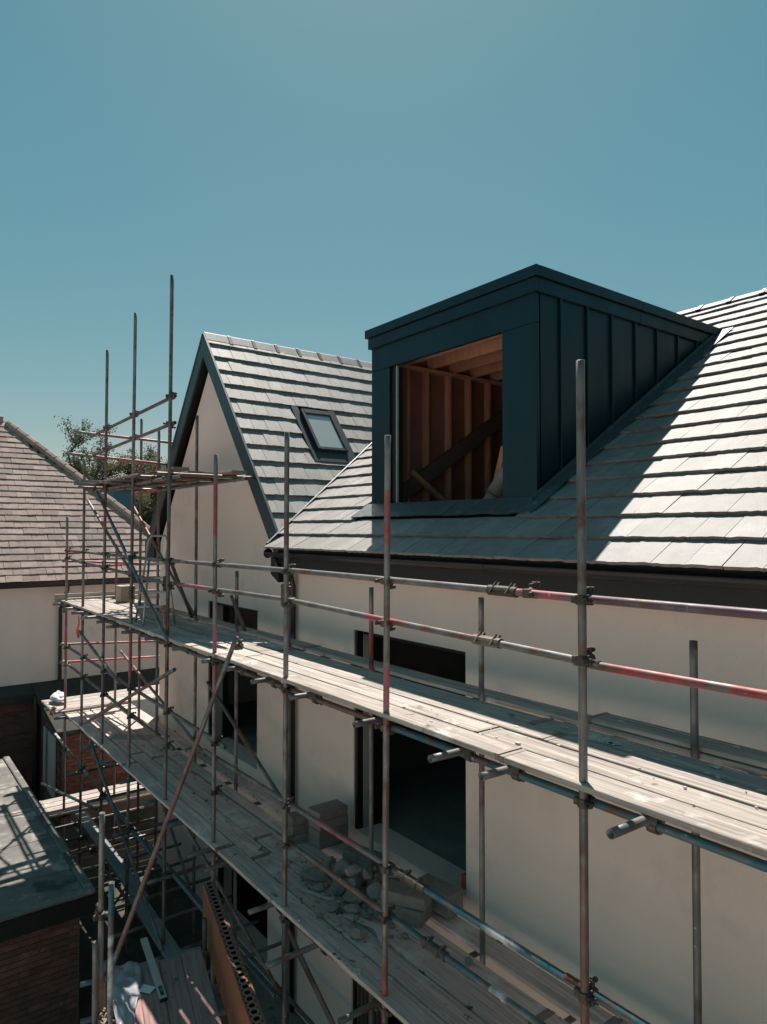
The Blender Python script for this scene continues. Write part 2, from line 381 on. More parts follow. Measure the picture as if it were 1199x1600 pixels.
# rooms behind the openings
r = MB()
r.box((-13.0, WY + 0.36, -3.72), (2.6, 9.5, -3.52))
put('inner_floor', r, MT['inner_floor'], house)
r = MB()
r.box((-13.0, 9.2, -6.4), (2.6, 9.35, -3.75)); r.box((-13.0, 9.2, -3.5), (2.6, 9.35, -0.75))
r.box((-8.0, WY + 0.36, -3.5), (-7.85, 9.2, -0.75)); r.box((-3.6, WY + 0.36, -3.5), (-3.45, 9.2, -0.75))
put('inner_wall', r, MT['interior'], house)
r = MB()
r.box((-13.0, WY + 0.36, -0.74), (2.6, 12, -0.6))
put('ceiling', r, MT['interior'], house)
# frames and reveals of the openings
for (x0, x1, z0, z1) in OPEN:
    f = MB()
    f.box((x0 + 0.002, WY + 0.02, z0), (x0 + 0.05, WY + 0.10, z1 - 0.002))
    f.box((x1 - 0.05, WY + 0.12, z0), (x1 - 0.002, WY + 0.20, z1 - 0.002))
    f.box((x0 + 0.05, WY + 0.12, z1 - 0.06), (x1 - 0.05, WY + 0.20, z1 - 0.003))
    put('window_frame', f, MT['black'], house)
    f = MB()
    f.box((x0 + 0.002, WY + 0.105, z0), (x0 + 0.06, WY + 0.235, z1 - 0.062))
    put('cavity_closer', f, MT['closer'], house)
    f = MB(); f.box((x0 + 0.002, WY + 0.24, z0), (x0 + 0.07, WY + 0.338, z1 - 0.062)); put('inner_jamb', f, MT['black'], house)
f = MB()
for i in range(7):
    x = -6.70 + i * 0.075
    f.cbox((x, WY + 0.03, -6.1), (x + 0.05, WY + 0.09, -4.12), 0.008)
put('shutter', f, MT['dark_timber'], house)
# wood bars standing in for a sunlit streak in the left room, and the orange pipe end by the right-hand opening
f = MB(); f.box((-10.6, 5.35, -3.5), (-9.35, 5.42, -3.38)); f.box((-10.3, 5.6, -3.5), (-9.3, 5.66, -3.40))
put('sun_streak_batten', f, MT['timber'], house)
# ---- main roof: deck in pieces round the dormer hole
DX0, DX1 = -7.02, -4.35           # dormer cheeks
DY = 5.13                         # dormer front
DT = 2.53                         # dormer top
v_front = (DY - EY) / CM
v_back = (2.42 - EZ) / SM
def P(x, v, nn=0.0): return Vector((x, EY + v * CM - nn * SM, EZ + v * SM + nn * CM))
roof = MB()
def slab(mb, x0, x1, v0, v1, n0, n1):
    mb.add([P(x0,v0,n0),P(x1,v0,n0),P(x1,v1,n0),P(x0,v1,n0),P(x0,v0,n1),P(x1,v0,n1),P(x1,v1,n1),P(x0,v1,n1)],
           [(0,3,2,1),(4,5,6,7),(0,1,5,4),(1,2,6,5),(2,3,7,6),(3,0,4,7)])
slab(roof, -8.0, 3.2, 0.02, v_front, -0.12, -0.01)
slab(roof, DX1, 3.2, v_front, RV, -0.12, -0.01)
slab(roof, -8.9, DX0, v_front, RV, -0.12, -0.01)
slab(roof, DX0, DX1, v_back, RV, -0.12, -0.01)
# rear slope
roof.add([(-13.3, 9.88, 3.23), (3.2, 9.88, 3.23), (3.2, 15.7, -0.42), (-13.3, 15.7, -0.42), (-13.3, 9.88, 3.1), (3.2, 9.88, 3.1), (3.2, 15.7, -0.55), (-13.3, 15.7, -0.55)],
         [(0,1,2,3),(7,6,5,4),(0,4,5,1),(1,5,6,2),(2,6,7,3),(3,7,4,0)])
main_roof = put('roof', roof, MT['underlay'], house, at=(-3, EY, EZ))
groof = MB()
for sg in (1, -1):
    pr = []
    for d, nn in ((0, -0.01), (4.48, -0.01), (4.48, -0.13), (0, -0.13)):
        pr.append((AX + sg * (d * CG + nn * SG), 4.57, AZ - d * SG + nn * CG))
    groof.prism(pr, (0, 6.0, 0))
gable_roof = put('roof', groof, MT['underlay'], house, at=(AX, 6, 0.0))
gable_roof['label'] = 'steep gable roof with a skylight'

# ---- roof tiles
def tile_mesh(name, w, l, t, seed, mat, segs=6, rag=0.007):
    rnd = random.Random(seed); mb = MB()
    top = []; bot = []
    for k in range(segs + 1):
        x = -w / 2 + w * k / segs
        y = rnd.uniform(-rag, rag) if 0 < k < segs else rnd.uniform(-rag, 0)
        top.append(Vector((x, y + rnd.uniform(0.001, 0.004), t + rnd.uniform(-0.001, 0.001)))); bot.append(Vector((x, y + 0.014, 0)))
    n_ = segs + 1
    vs = top + bot + [Vector((-w/2, l, t)), Vector((w/2, l, t)), Vector((-w/2, l, 0)), Vector((w/2, l, 0))]
    a, b, c, d = 2*n_, 2*n_+1, 2*n_+2, 2*n_+3
    fs = [tuple(range(n_)) + (b, a), tuple(range(2*n_-1, n_-1, -1)) + (c, d)]
    for k in range(segs): fs.append((n_ + k, n_ + k + 1, k + 1, k))
    fs += [(n_, 0, a, c), (n_ - 1, 2*n_ - 1, d, b)]
    mb.add(vs, fs)
    me = mb.mesh(name); me.materials.append(mat)
    return me
TW, TGA = 0.243, 0.332
half_tiles = [tile_mesh('roof_tile', TW / 2 - 0.004, TGA + 0.05, 0.030, 30 + k, MT['tile'], 3) for k in range(3)]
tiles = [tile_mesh('roof_tile', TW - 0.004, TGA + 0.05, 0.030, 10 + k, MT['tile']) for k in range(8)]
fwd = Vector((-math.cos(R(37.15)), math.sin(R(37.15)), 0)); rgt = Vector((math.sin(R(37.15)), math.cos(R(37.15)), 0))
def seen(p, margin=0.05):
    d = p.dot(fwd)
    if d < 0.3: return 1e9
    a = abs(p.dot(rgt) / d); b = p.z / d - 0.026
    out = a > 0.558 + margin or abs(b) > 0.745 + margin
    return p.length + (100 if out else 0)
def lay(entries, meshes, joined_mat, parent_of, limit, name):
    """entries: (distance, matrix, parent); nearest ones become objects of their own, the others one joined part"""
    entries.sort(key=lambda e: e[0])
    far = {}
    for k, e in enumerate(entries):
        d, M, par = e[:3]
        ms = e[3] if len(e) > 3 else meshes
        me = ms[random.randrange(len(ms))]
        if k < limit:
            link_mesh(name, me, par, M)
        else:
            mb = far.setdefault(par.name, (par, MB()))[1]
            mb.add([M @ v.co for v in me.vertices], [tuple(p.vertices) for p in me.polygons])
    for par, mb in far.values():
        o = put(name, mb, joined_mat, par); o['kind'] = 'stuff'
ents = []
tilt = math.atan2(0.032, TGA)
rows = int(RV / TGA) + 1
for rI in range(rows):
    v0 = -0.05 + rI * TGA
    off = (rI % 2) * TW / 2
    for c in range(-52, 16):
        x = c * TW + off - 0.06 + random.uniform(-0.0015, 0.0015)
        if x < -12.2 or x > 3.2: continue
        if v0 + 0.3 > RV + 0.05: continue
        pc = P(x, v0 + 0.17)
        if x < AX + (AZ - zmain(pc.y)) / TG - 0.10 or (rI == 0 and x < -8.10): continue
        if zgable(x + 0.12) > zmain(pc.y) + 0.25 and x < -7: continue
        if DX0 - 0.06 < x < DX1 + 0.07 and v_front - 0.27 < v0 + 0.1 and v0 < v_back - 0.15: continue
        tl = tilt + random.uniform(-0.010, 0.008)
        X = Vector((1, 0, 0)); Yv = Vector((0, CM, SM)); Nn = Vector((0, -SM, CM))
        y2 = Yv * math.cos(tl) - Nn * math.sin(tl); n2 = Nn * math.cos(tl) + Yv * math.sin(tl)
        rz = random.uniform(-0.004, 0.004)
        x2 = X * math.cos(rz) + y2 * math.sin(rz); y2 = y2 * math.cos(rz) - X * math.sin(rz)
        o = P(x, v0, 0.030 + random.uniform(-0.0015, 0.0035))
        ents.append((seen(pc), frame(o, x2, y2, n2) @ Matrix.Diagonal((1, min(1, (RV - v0) / (TGA + 0.05)), 1, 1)), main_roof))
GL = 4.42
def G(sg, d, y, nn=0.0): return Vector((AX + sg * (d * CG + nn * SG), y, AZ - d * SG + nn * CG))
VX = (-10.0, -9.38)
for sg in (1, -1):
    for rI in range(14):
        d1 = 0.21 + rI * TGA               # tail position measured from the apex
        off = (rI % 2) * TW / 2
        for c in range(-1 if off else 0, 24):
            y = 4.545 + TW / 2 + c * TW + off
            hf = c == -1
            if hf: y = 4.545 + TW / 4
            if y > 10.0: continue
            if rI < 0: continue
            pc = G(sg, d1 - 0.17, y)
            if sg > 0 and zmain(y) > pc.z + 0.35: continue
            if sg > 0 and 5.72 < y < 6.42 and 1.68 < d1 - 0.1 < 2.66: continue
            Yd = Vector((-sg * CG, 0, SG)); Nn = Vector((sg * SG, 0, CG)); X = Yd.cross(Nn)
            tl = tilt + random.uniform(-0.010, 0.008)
            y2 = Yd * math.cos(tl) - Nn * math.sin(tl); n2 = Nn * math.cos(tl) + Yd * math.sin(tl)
            rz = random.uniform(-0.006, 0.006)
            x2 = X * math.cos(rz) + y2 * math.sin(rz); y2 = y2 * math.cos(rz) - X * math.sin(rz)
            o = G(sg, d1, y, 0.030 + random.uniform(-0.002, 0.004))
            ents.append((seen(pc) + (60 if sg < 0 else 0), frame(o, x2, y2, n2) @ Matrix.Diagonal((1, 0.47 if rI == 0 else 1, 1, 1)), gable_roof, half_tiles if hf else tiles))
lay(ents, tiles, MT['tile_joined'], None, 300, 'roof_tile')
# ridge tiles
def ridge_run(p0, p1, parent, half, down, seglen=0.45):
    p0 = Vector(p0); p1 = Vector(p1); d = (p1 - p0); L = d.length; d.normalize()
    side = d.cross(Vector((0, 0, 1))).normalized()
    k = int(L / seglen)
    for i in range(k):
        a = p0 + d * (i * seglen); b = a + d * (seglen - 0.006)
        mb = MB(); z = Vector((0, 0, random.uniform(-0.004, 0.004)))
        prof = [side * -half + Vector((0, 0, -down)), side * -half * 0.16 + Vector((0, 0, -0.1 * down)), Vector((0, 0, 0.0)), side * half * 0.16 + Vector((0, 0, -0.1 * down)), side * half + Vector((0, 0, -down)),
                side * (half - 0.02) + Vector((0, 0, -down - 0.02)), Vector((0, 0, -0.035)), side * -(half - 0.02) + Vector((0, 0, -down - 0.02))]
        mb.prism([a + q + z for q in prof], b - a)
        put('ridge_tile', mb, MT['tile'], parent)
        mb = MB()
        c = 1.16
        prof2 = [q * c + Vector((0, 0, 0.012)) for q in prof]
        mb.prism([b - d * 0.03 + q for q in prof2], d * 0.06)
        put('ridge_clip', mb, MT['black'], parent)
ridge_run((AX, 4.54, AZ + 0.085), (AX, 9.0, AZ + 0.085), gable_roof, 0.125, 0.155)
ridge_run((-8.8, 9.88, zmain(9.88) + 0.09), (1.5, 9.88, zmain(9.88) + 0.09), main_roof, 0.14, 0.09)
# valley trim along the meeting of the two slopes
va = []
for k in range(13):
    y = 4.30 + k * 0.28
    z = zmain(y) + 0.062
    x = AX + (AZ - (zmain(y))) / TG
    va.append((x + 0.03, y, z))
mb = MB(); mb.path(va, 0.022, 6)
put('valley_trim', mb, MT['lead'], main_roof)
# verge, bargeboards, soffits on the gable
for sg in (1, -1):
    mb = MB()
    a, b = G(sg, -0.02, 4.52, 0.015), G(sg, 4.52, 4.52, 0.015)
    c_, d_ = G(sg, 4.52, 4.52, -0.20), G(sg, 0.16, 4.52, -0.20)
    mb.prism([a, b, c_, (AX, 4.52, (AZ - 0.20 / CG)), ], (0, 0.03, 0))
    put('bargeboard', mb, MT['barge'], house)
    mb = MB()
    mb.prism([G(sg, -0.03, 4.512, 0.056), G(sg, 4.50, 4.512, 0.056), G(sg, 4.50, 4.512, 0.018), G(sg, -0.0, 4.512, 0.018)], (0, 0.036, 0))
    put('verge_trim', mb, MT['barge'], gable_roof)
    mb = MB()
    mb.prism([G(sg, 0.20, 4.553, -0.14), G(sg, 4.5, 4.553, -0.14), G(sg, 4.5, 4.553, -0.175), G(sg, 0.24, 4.553, -0.175)], (0, WY - 4.553 + 0.02, 0))
    put('soffit', mb, MT['black'], house)
# box end at the gable's left foot
mb = MB(); mb.box((-13.9, 4.53, -0.62), (-13.36, 10.5, -0.22)); put('eave_box', mb, MT['black'], house)
# main eave: fascia, soffit, gutter, box end
mb = MB(); mb.box((-8.17, 4.385, -0.515), (3.2, 4.41, -0.285)); put('fascia', mb, MT['black'], house)
mb = MB(); mb.box((-8.17, 4.412, -0.512), (3.2, WY - 0.002, -0.495)); put('soffit', mb, MT['black'], house)
mb = MB(); mb.prism([(-8.38, 4.43, -0.30), (-8.172, 4.43, -0.30), (-8.172, 4.43, -0.52), (-8.172, 4.43, -0.70), (-8.38, 4.43, -0.60)], (0, 0.215, 0)); put('box_end', mb, MT['black'], house)
mb = MB(); mb.prism([(-8.20, 4.39, -0.30), (-8.20, WY - 0.003, -0.30), (-8.20, WY - 0.003, -0.66), (-8.20, 4.55, -0.60), (-8.20, 4.39, -0.515)], (0.025, 0, 0)); put('box_end', mb, MT['black'], house)
def gutter(x0, x1):
    mb = MB()
    prof = []
    cy, cz, ro, ri = 4.318, -0.300, 0.062, 0.056
    for k in range(9):
        t = math.pi + math.pi * k / 8; prof.append((cy + ro * math.cos(t), cz + ro * math.sin(t)))
    inner = []
    for k in range(9):
        t = 2 * math.pi - math.pi * k / 8; inner.append((cy + ri * math.cos(t), cz + ri * math.sin(t)))
    pr = [(x0, y, z) for y, z in prof + inner]
    mb.prism(pr, (x1 - x0, 0, 0))
    mb.cyl((x0, cy - ro, cz), (x1, cy - ro, cz), 0.008, n=6)
    return mb
for x0, x1 in ((-8.24, -4.2), (-4.195, -0.2), (-0.195, 3.3)):
    put('gutter', gutter(x0, x1), MT['gutter'], house)
mb = MB(); mb.cyl((-8.255, 4.318, -0.31), (-8.24, 4.318, -0.31), 0.066, n=14); put('gutter_end', mb, MT['gutter'], house)
for k in range(12):
    x = -7.9 + k * 0.9
    mb = MB(); mb.box((x, 4.375, -0.37), (x + 0.03, 4.384, -0.29)); put('gutter_bracket', mb, MT['gutter'], house)
mb = MB(); mb.path([(-8.05, 4.32, -0.36), (-8.05, 4.34, -0.46), (-8.05, 4.56, -0.62), (-8.05, 4.59, -0.75), (-8.05, 4.59, -6.3)], 0.036, 10)
put('downpipe', mb, MT['gutter'], house, smooth=True)
# black membrane strip beside the downpipe
# ---- skylight on the gable slope
sky_ = MB()
y0, y1 = 5.77, 6.36; d0, d1 = 1.66, 2.56
def gbox(mb, ya, yb, da, db, na, nb, mi=0):
    pts = [G(1, da, ya, na), G(1, db, ya, na), G(1, db, yb, na), G(1, da, yb, na), G(1, da, ya, nb), G(1, db, ya, nb), G(1, db, yb, nb), G(1, da, yb, nb)]
    mb.add(pts, [(0,1,2,3),(7,6,5,4),(0,4,5,1),(1,5,6,2),(2,6,7,3),(3,7,4,0)], mi)
mb = MB()
gbox(mb, y0, y0 + 0.05, d0, d1, 0.0, 0.12); gbox(mb, y1 - 0.05, y1, d0, d1, 0.0, 0.12)
gbox(mb, y0 + 0.05, y1 - 0.05, d0, d0 + 0.09, 0.0, 0.125); gbox(mb, y0 + 0.05, y1 - 0.05, d1 - 0.05, d1, 0.0, 0.11)
skl = put('skylight', mb, MT['skyframe'], gable_roof)
mb = MB(); gbox(mb, y0 + 0.052, y1 - 0.052, d0 + 0.092, d1 - 0.052, 0.075, 0.095)
put('skylight_pane', mb, MT['glass'], gable_roof)
mb = MB(); gbox(mb, y0 - 0.12, y1 + 0.12, d1 + 0.002, d1 + 0.24, 0.058, 0.068); gbox(mb, y0 - 0.13, y0 - 0.004, d0 - 0.1, d1, 0.05, 0.062); gbox(mb, y1 + 0.004, y1 + 0.13, d0 - 0.1, d1, 0.05, 0.062)
put('skylight_flashing', mb, MT['skyframe'], gable_roof)

# ---- dormer
dorm = bpy.data.objects.new('dormer', None); COL.objects.link(dorm)
dorm.parent = house; WM[dorm.name] = Matrix.Translation((-5.7, DY, 0.2)); dorm.matrix_local = WM[house.name].inverted() @ WM[dorm.name]
dorm['label'] = 'box dormer clad in dark blue grey metal, its window opening still empty'
OX0, OX1, OZ0, OZ1 = -6.55, -4.79, 0.30, 1.995
TOPZ = 2.30
def dpart(name, mb, mat, **k): return put(name, mb, mat, dorm, **k)
mb = MB(); mb.cbox((DX0, DY, 2.003), (DX1 + 0.004, DY + 0.05, TOPZ), 0.004); dpart('header_panel', mb, MT['zinc'])
mb = MB(); mb.cbox((DX0, DY, 0.24), (OX0 - 0.10, DY + 0.05, 2.0), 0.004); dpart('corner_panel', mb, MT['zinc'])
mb = MB(); mb.cbox((OX1 + 0.002, DY, 0.24), (DX1 + 0.004, DY + 0.05, 2.0), 0.004); dpart('corner_panel', mb, MT['zinc'])
mb = MB(); mb.box((OX0 - 0.098, DY + 0.04, 0.26), (OX0 - 0.008, DY + 0.14, 2.0)); dpart('jamb', mb, MT['black'])
mb = MB(); mb.box((OX0 - 0.006, DY + 0.03, 0.29), (OX0 + 0.008, DY + 0.06, 2.0)); dpart('trim', mb, MT['alu'])
# right cheek: panels between standing seams
seams = [DY + 0.055, 5.486, 5.913, 6.335, 6.769, 7.20, 7.643, 8.077, 8.5]
for a, b in zip(seams[:-1], seams[1:]):
    za, zb = zmain(a) - 0.02, zmain(b) - 0.02
    mb = MB()
    off = random.uniform(0, 0.003)
    if zb < TOPZ: poly = [(DX1, a + 0.012, za), (DX1, b - 0.012, zb), (DX1, b - 0.012, TOPZ), (DX1, a + 0.012, TOPZ)]
    else: poly = [(DX1, a + 0.012, za), (DX1, EY + (TOPZ - EZ) / TM, TOPZ), (DX1, a + 0.012, TOPZ)]
    if za > TOPZ: continue
    mb.prism([(x - 0.03 + off, y, z) for x, y, z in poly], (0.03, 0, 0)); dpart('cladding_panel', mb, MT['zinc'])
    if b < 8.3:
        mb = MB(); mb.cbox((DX1 - 0.02, b - 0.011, zb), (DX1 + 0.028, b + 0.011, TOPZ), 0.003); dpart('seam', mb, MT['zinc'])
# left cheek
mb = MB(); mb.prism([(DX0, DY + 0.052, zmain(DY) - 0.02), (DX0, 8.4, zmain(8.4) - 0.02), (DX0, 8.4, TOPZ), (DX0, DY + 0.052, TOPZ)], (0.03, 0, 0)); dpart('cladding_panel', mb, MT['zinc'])
# roof slab and two-step fascia
mb = MB(); mb.box((DX0 + 0.03, DY + 0.055, TOPZ + 0.002), (DX1 - 0.03, 8.8, DT - 0.03)); dpart('flat_roof', mb, MT['zinc'])
def ring(name, e, za, zb):
    mb = MB(); mb.cbox((DX0 - e, DY - e, za), (DX1 + e, DY - e + 0.05, zb), 0.005); dpart(name, mb, MT['zinc'])
    for xx, ya, yb in ((DX1 + e - 0.05, DY - e + 0.052, 6.85), (DX1 + e - 0.052, 6.856, 8.75), (DX0 - e, DY - e + 0.052, 8.75)):
        mb = MB(); mb.cbox((xx, ya, za), (xx + 0.05, yb, zb), 0.005); dpart(name, mb, MT['zinc'])
ring('fascia', 0.035, TOPZ - 0.01, 2.428)
ring('roof_edge', 0.065, 2.43, 2.535)
mb = MB(); mb.box((DX0 - 0.01, DY - 0.01, 2.515), (DX1 + 0.01, 8.75, 2.53)); dpart('roof_sheet', mb, MT['zinc'])
# flashings
mb = MB(); slab(mb, DX1 + 0.005, DX1 + 0.20, v_front - 0.28, v_back + 0.1, 0.062, 0.070); slab(mb, DX1 + 0.03, DX1 + 0.05, v_front - 0.1, v_back, 0.07, 0.10); dpart('flashing', mb, MT['lead'])
mb = MB()
nseg = 12
for k in range(nseg):
    xa = DX0 - 0.03 + (DX1 - DX0 + 0.21) * k / nseg; xb = DX0 - 0.03 + (DX1 - DX0 + 0.21) * (k + 1) / nseg + 0.006
    w_ = random.uniform(0, 0.008)
    slab(mb, xa, xb, v_front - 0.30 - random.uniform(0, 0.015), v_front - 0.002, 0.053 + w_, 0.061 + w_)
dpart('flashing', mb, MT['lead'])
mb = MB(); mb.cbox((DX0 + 0.1, DY - 0.03, 0.235), (DX1 + 0.05, DY + 0.16, 0.288), 0.008); dpart('sill', mb, MT['lead'])
# timber inside: sheathing, studs, plates, joists, trimmer
mb = MB(); mb.box((DX0 + 0.032, DY + 0.15, -0.3), (DX0 + 0.045, 9.2, TOPZ)); dpart('sheathing', mb, MT['sheathing'])
mb = MB(); mb.box((DX1 - 0.045, DY + 0.06, -0.3), (DX1 - 0.032, 9.2, TOPZ)); dpart('sheathing', mb, MT['sheathing'])
for y in (5.22, 5.60, 5.93, 6.33, 6.71, 7.10, 7.5, 7.9):
    mb = MB(); mb.cbox((DX0 + 0.046, y, -0.3), (DX0 + 0.14, y + 0.045, 2.10), 0.002); dpart('stud', mb, MT['timber'])
    mb = MB(); mb.cbox((DX1 - 0.14, y, -0.3), (DX1 - 0.046, y + 0.045, 2.10), 0.002); dpart('stud', mb, MT['timber'])
for x in (DX0 + 0.046, DX1 - 0.14):
    mb = MB(); mb.cbox((x, DY + 0.1, 2.102), (x + 0.094, 8.6, 2.145), 0.002); dpart('top_plate', mb, MT['timber'])
for y in (5.20, 5.62, 6.02, 6.42, 6.82, 7.22, 7.62):
    mb = MB(); mb.cbox((DX0 + 0.046, y, 2.148), (DX1 - 0.046, y + 0.045, 2.296), 0.002); o = dpart('joist', mb, MT['timber'])
mb = MB(); mb.box((DX0 + 0.046, DY + 0.06, 2.2975), (DX1 - 0.046, 8.7, 2.3015)); dpart('ceiling_sheathing', mb, MT['sheathing'])
mb = MB(); slab(mb, DX0 + 0.145, DX0 + 0.20, v_front + 0.02, v_front + 3.4, -0.12, 0.07); dpart('trimmer', mb, MT['dark_timber'])
mb = MB(); mb.path([(-6.80, 5.6, 0.75), (-6.80, 6.2, 0.35)], 0.04, 4); dpart('brace', mb, MT['timber'])
mb = MB(); mb.cbox((-0.04, -0.02, 0), (0.04, 0.02, 0.95), 0.002, M=Matrix.Translation((-6.0, 6.15, 0.10)) @ Matrix.Rotation(R(18), 4, 'Y')); dpart('brace', mb, MT['timber'])
for k, (x, z) in enumerate(((-5.92, 0.20), (-5.74, 0.42), (-5.66, 0.12))):
    mb = MB(); mb.path([(x, 6.0, z), (x + 0.2, 6.3, z + 0.55)], 0.10, 10); dpart('insulation_roll', mb, MT['card'], smooth=True)
mb = MB(); mb.box((DX0 + 0.2, DY + 0.3, -0.56), (DX1 - 0.05, 9.5, -0.5)); mb.box((-12, 9.3, -0.5), (2, 9.4, 2.6)); dpart('loft_floor', mb, MT['interior'])

# ------------------------------------------------------------------ scaffold
scaf = thing('scaffold', (-7, 3.7, -6.4), 'steel tube scaffold with two boarded lifts running along the cream house wall', 'scaffold')
RED = (0.36, 0.045, 0.05); TEAL = (0.035, 0.13, 0.17); PURP = (0.13, 0.065, 0.095); WHITE = (0.62, 0.61, 0.6); RUST = (0.22, 0.10, 0.075); PINK = (0.38, 0.085, 0.12); BLUE = (0.07, 0.11, 0.15)
TR = 0.0245
def tube(name, p0, p1, bands=(), parent=None, r=TR, nseg=12, label=None):
    """hollow tube; bands = (from, to, colour) in metres from p0, mostly worn paint, some sun and sky tint"""
    p0 = Vector(p0); p1 = Vector(p1); d = p1 - p0; L = d.length
    q = d.to_track_quat('Z', 'Y').to_matrix().to_4x4()
    M = Matrix.Translation(p0) @ q
    k = max(2, int(L / 0.12) + 1)
    mb = MB(); cols = []
    for j in range(k + 1):
        z = L * j / k
        c = (0, 0, 0, 0)
        for a, b, cc in bands:
            if a - 0.02 <= z <= b + 0.02: c = (*cc, 1.0)
        if c[3] == 0:
            for a, b, cc in bands:
                if a - 0.2 <= z <= b + 0.2: c = (*cc, 0.0)
        for i in range(nseg):
            t = 2 * math.pi * i / nseg
            mb.v.append((r * math.cos(t), r * math.sin(t), z)); cols.append(c)
    for j in range(k):
        for i in range(nseg):
            mb.f.append((j*nseg + i, j*nseg + (i+1) % nseg, (j+1)*nseg + (i+1) % nseg, (j+1)*nseg + i)); mb.mi.append(0)
    # ends: rim, short bore, bottom of the bore
    ri = r * 0.83
    for z, dz, flip in ((0, 0.12, True), (L, -0.12, False)):
        base = len(mb.v); ob = 0 if flip else k * nseg
        for zz in (z, z + dz):
            for i in range(nseg):
                t = 2 * math.pi * i / nseg; mb.v.append((ri * math.cos(t), ri * math.sin(t), zz)); cols.append((0, 0, 0, 0))
        for i in range(nseg):
            j = (i + 1) % nseg
            f1 = (ob + i, ob + j, base + j, base + i); f2 = (base + i, base + j, base + nseg + j, base + nseg + i)
            if flip: f1 = f1[::-1]; f2 = f2[::-1]
            mb.f += [f1, f2]; mb.mi += [0, 0]
        cap = tuple(base + nseg + i for i in range(nseg)); mb.f.append(cap[::-1] if flip else cap); mb.mi.append(0)
    me = mb.mesh(name, True)
    ca = me.color_attributes.new('paint', 'FLOAT_COLOR', 'POINT')
    ca.data.foreach_set('color', [c for col in cols for c in col])
    me.materials.append(MT['galv'])
    o = link_mesh(name, me, parent or scaf, M)
    if label: o['label'] = label
    return o
# one double coupler: standard along Z, rail along X on the +Y side
def coupler_mesh():
    mb = MB()
    def band(axis, c, w=0.048):
        c = Vector(c); a = Vector((0, 0, 1)) if axis == 'z' else Vector((1, 0, 0))
        mb.cyl(c - a * w / 2, c + a * w / 2, 0.0315, n=12)
    band('z', (0, 0, 0)); band('x', (0, 0.05, 0))
    mb.cbox((-0.026, 0.012, -0.026), (0.026, 0.04, 0.026), 0.004)
    mb.cbox((0.024, -0.022, -0.016), (0.062, 0.006, 0.016), 0.004)       # flap of the standard's band
    mb.cbox((-0.058, -0.016, -0.02), (-0.026, 0.010, 0.02), 0.004)
    mb.cyl((0.048, -0.055, 0), (0.048, 0.036, 0), 0.007, n=6)
    mb.cyl((0.048, -0.050, 0), (0.048, -0.034, 0), 0.015, n=6)
    mb.cbox((-0.016, 0.044, 0.026), (0.016, 0.066, 0.064), 0.004)
    mb.cyl((0, 0.01, 0.048), (0, 0.10, 0.048), 0.007, n=6)
    mb.cyl((0, 0.078, 0.048), (0, 0.094, 0.048), 0.015, n=6)
    me = mb.mesh('coupler'); me.materials.append(MT['coupler']); return me
CME = coupler_mesh()
def coupler(p, kind='std', parent=None, spin=0):
    p = Vector(p)
    if kind == 'std': M = Matrix.Translation(p) @ Matrix.Rotation(spin, 4, 'Z')
    elif kind == 'flip': M = Matrix.Translation(p) @ Matrix.Diagonal((-1, 1, -1, 1))
    else: M = frame(p, (1, 0, 0), (0, 0, -1), (0, 1, 0))
    return link_mesh('coupler', CME, parent or scaf, M @ Matrix.Scale(random.uniform(1.0, 1.12), 4))
def sleeve(p, axis, parent=None, L=0.24):
    a = Vector(axis).normalized(); p = Vector(p); mb = MB()
    mb.cyl(p - a * L / 2, p + a * L / 2, 0.034, n=12)
    s_ = a.orthogonal().normalized()
    for k in (-0.07, 0.07):
        c = p + a * k
        mb.cyl(c + s_ * 0.02, c + s_ * 0.062, 0.012, n=6); mb.cyl(c - s_ * 0.045 + a.cross(s_) * 0.03, c + s_ * 0.045 + a.cross(s_) * 0.03, 0.008, n=6)
    return put('sleeve_coupler', mb, MT['coupler'], parent or scaf)

OY, IY = 3.25, 4.22               # outer and inner rows of standards
BTM = -6.38
outer = [   # x, top, top lean dx, paint (z from, z to, colour)
    (-2.433, 0.967, 0.002, [(-3.2, -1.9, RUST), (-0.75, -0.70, RUST)]),
    (-4.275, 0.737, 0.04, [(-0.12, 0.26, RED), (-1.55, -0.95, PINK), (-3.75, -3.25, RED)]),
    (-5.842, 0.943, 0.012, [(-0.2, 0.25, PURP)]),
    (-7.50, 0.875, -0.005, [(-0.15, 0.58, RED), (-1.95, -1.15, PINK)]),
    (-9.06, 3.405, 0.09, [(-0.55, 0.1, PURP), (-1.4, -1.1, RUST)]),
    (-10.62, 3.285, 0.11, [(-0.6, 0.55, PURP), (-2.3, -1.5, PINK)]),
    (-12.07, 3.032, 0.07, [(0.5, 1.6, PURP), (-1.9, -1.3, PURP), (0.0, 0.4, RED)]),
    (-13.43, 1.28, 0.02, [(-1.7, -1.2, PURP), (0.3, 0.8, PURP)]),
    (-14.70, 0.26, 0.0, [(-0.8, -0.45, RED), (-2.6, -1.6, RED), (-3.5, -3.0, RUST)]),
]
for (x, zt, lean, bands) in outer:
    L = zt - BTM
    tube('standard', (x - lean * 0.6, OY, BTM), (x + lean, OY, zt), [(a - BTM, b - BTM, c) for a, b, c in bands])
inner = [(-2.31, -0.704, BTM, []), (-4.19, -0.577, BTM, [(-2.4, -1.6, PURP)]), (-5.78, -0.596, BTM, [(-1.45, -0.95, RED)]), (-7.51, -0.67, BTM, []), (-8.99, -0.578, BTM, [(-1.3, -1.0, PURP)]),
         (-10.48, 1.818, BTM, [(0.9, 1.3, PURP), (-0.5, 0.2, PURP)]), (-12.24, 1.80, BTM, [(0.6, 1.1, RED), (-0.3, 0.6, RUST)]), (-13.22, 2.12, BTM, [(0.8, 1.5, RED)]), (-14.75, -0.3, BTM, [(-1.2, -0.6, RED)])]
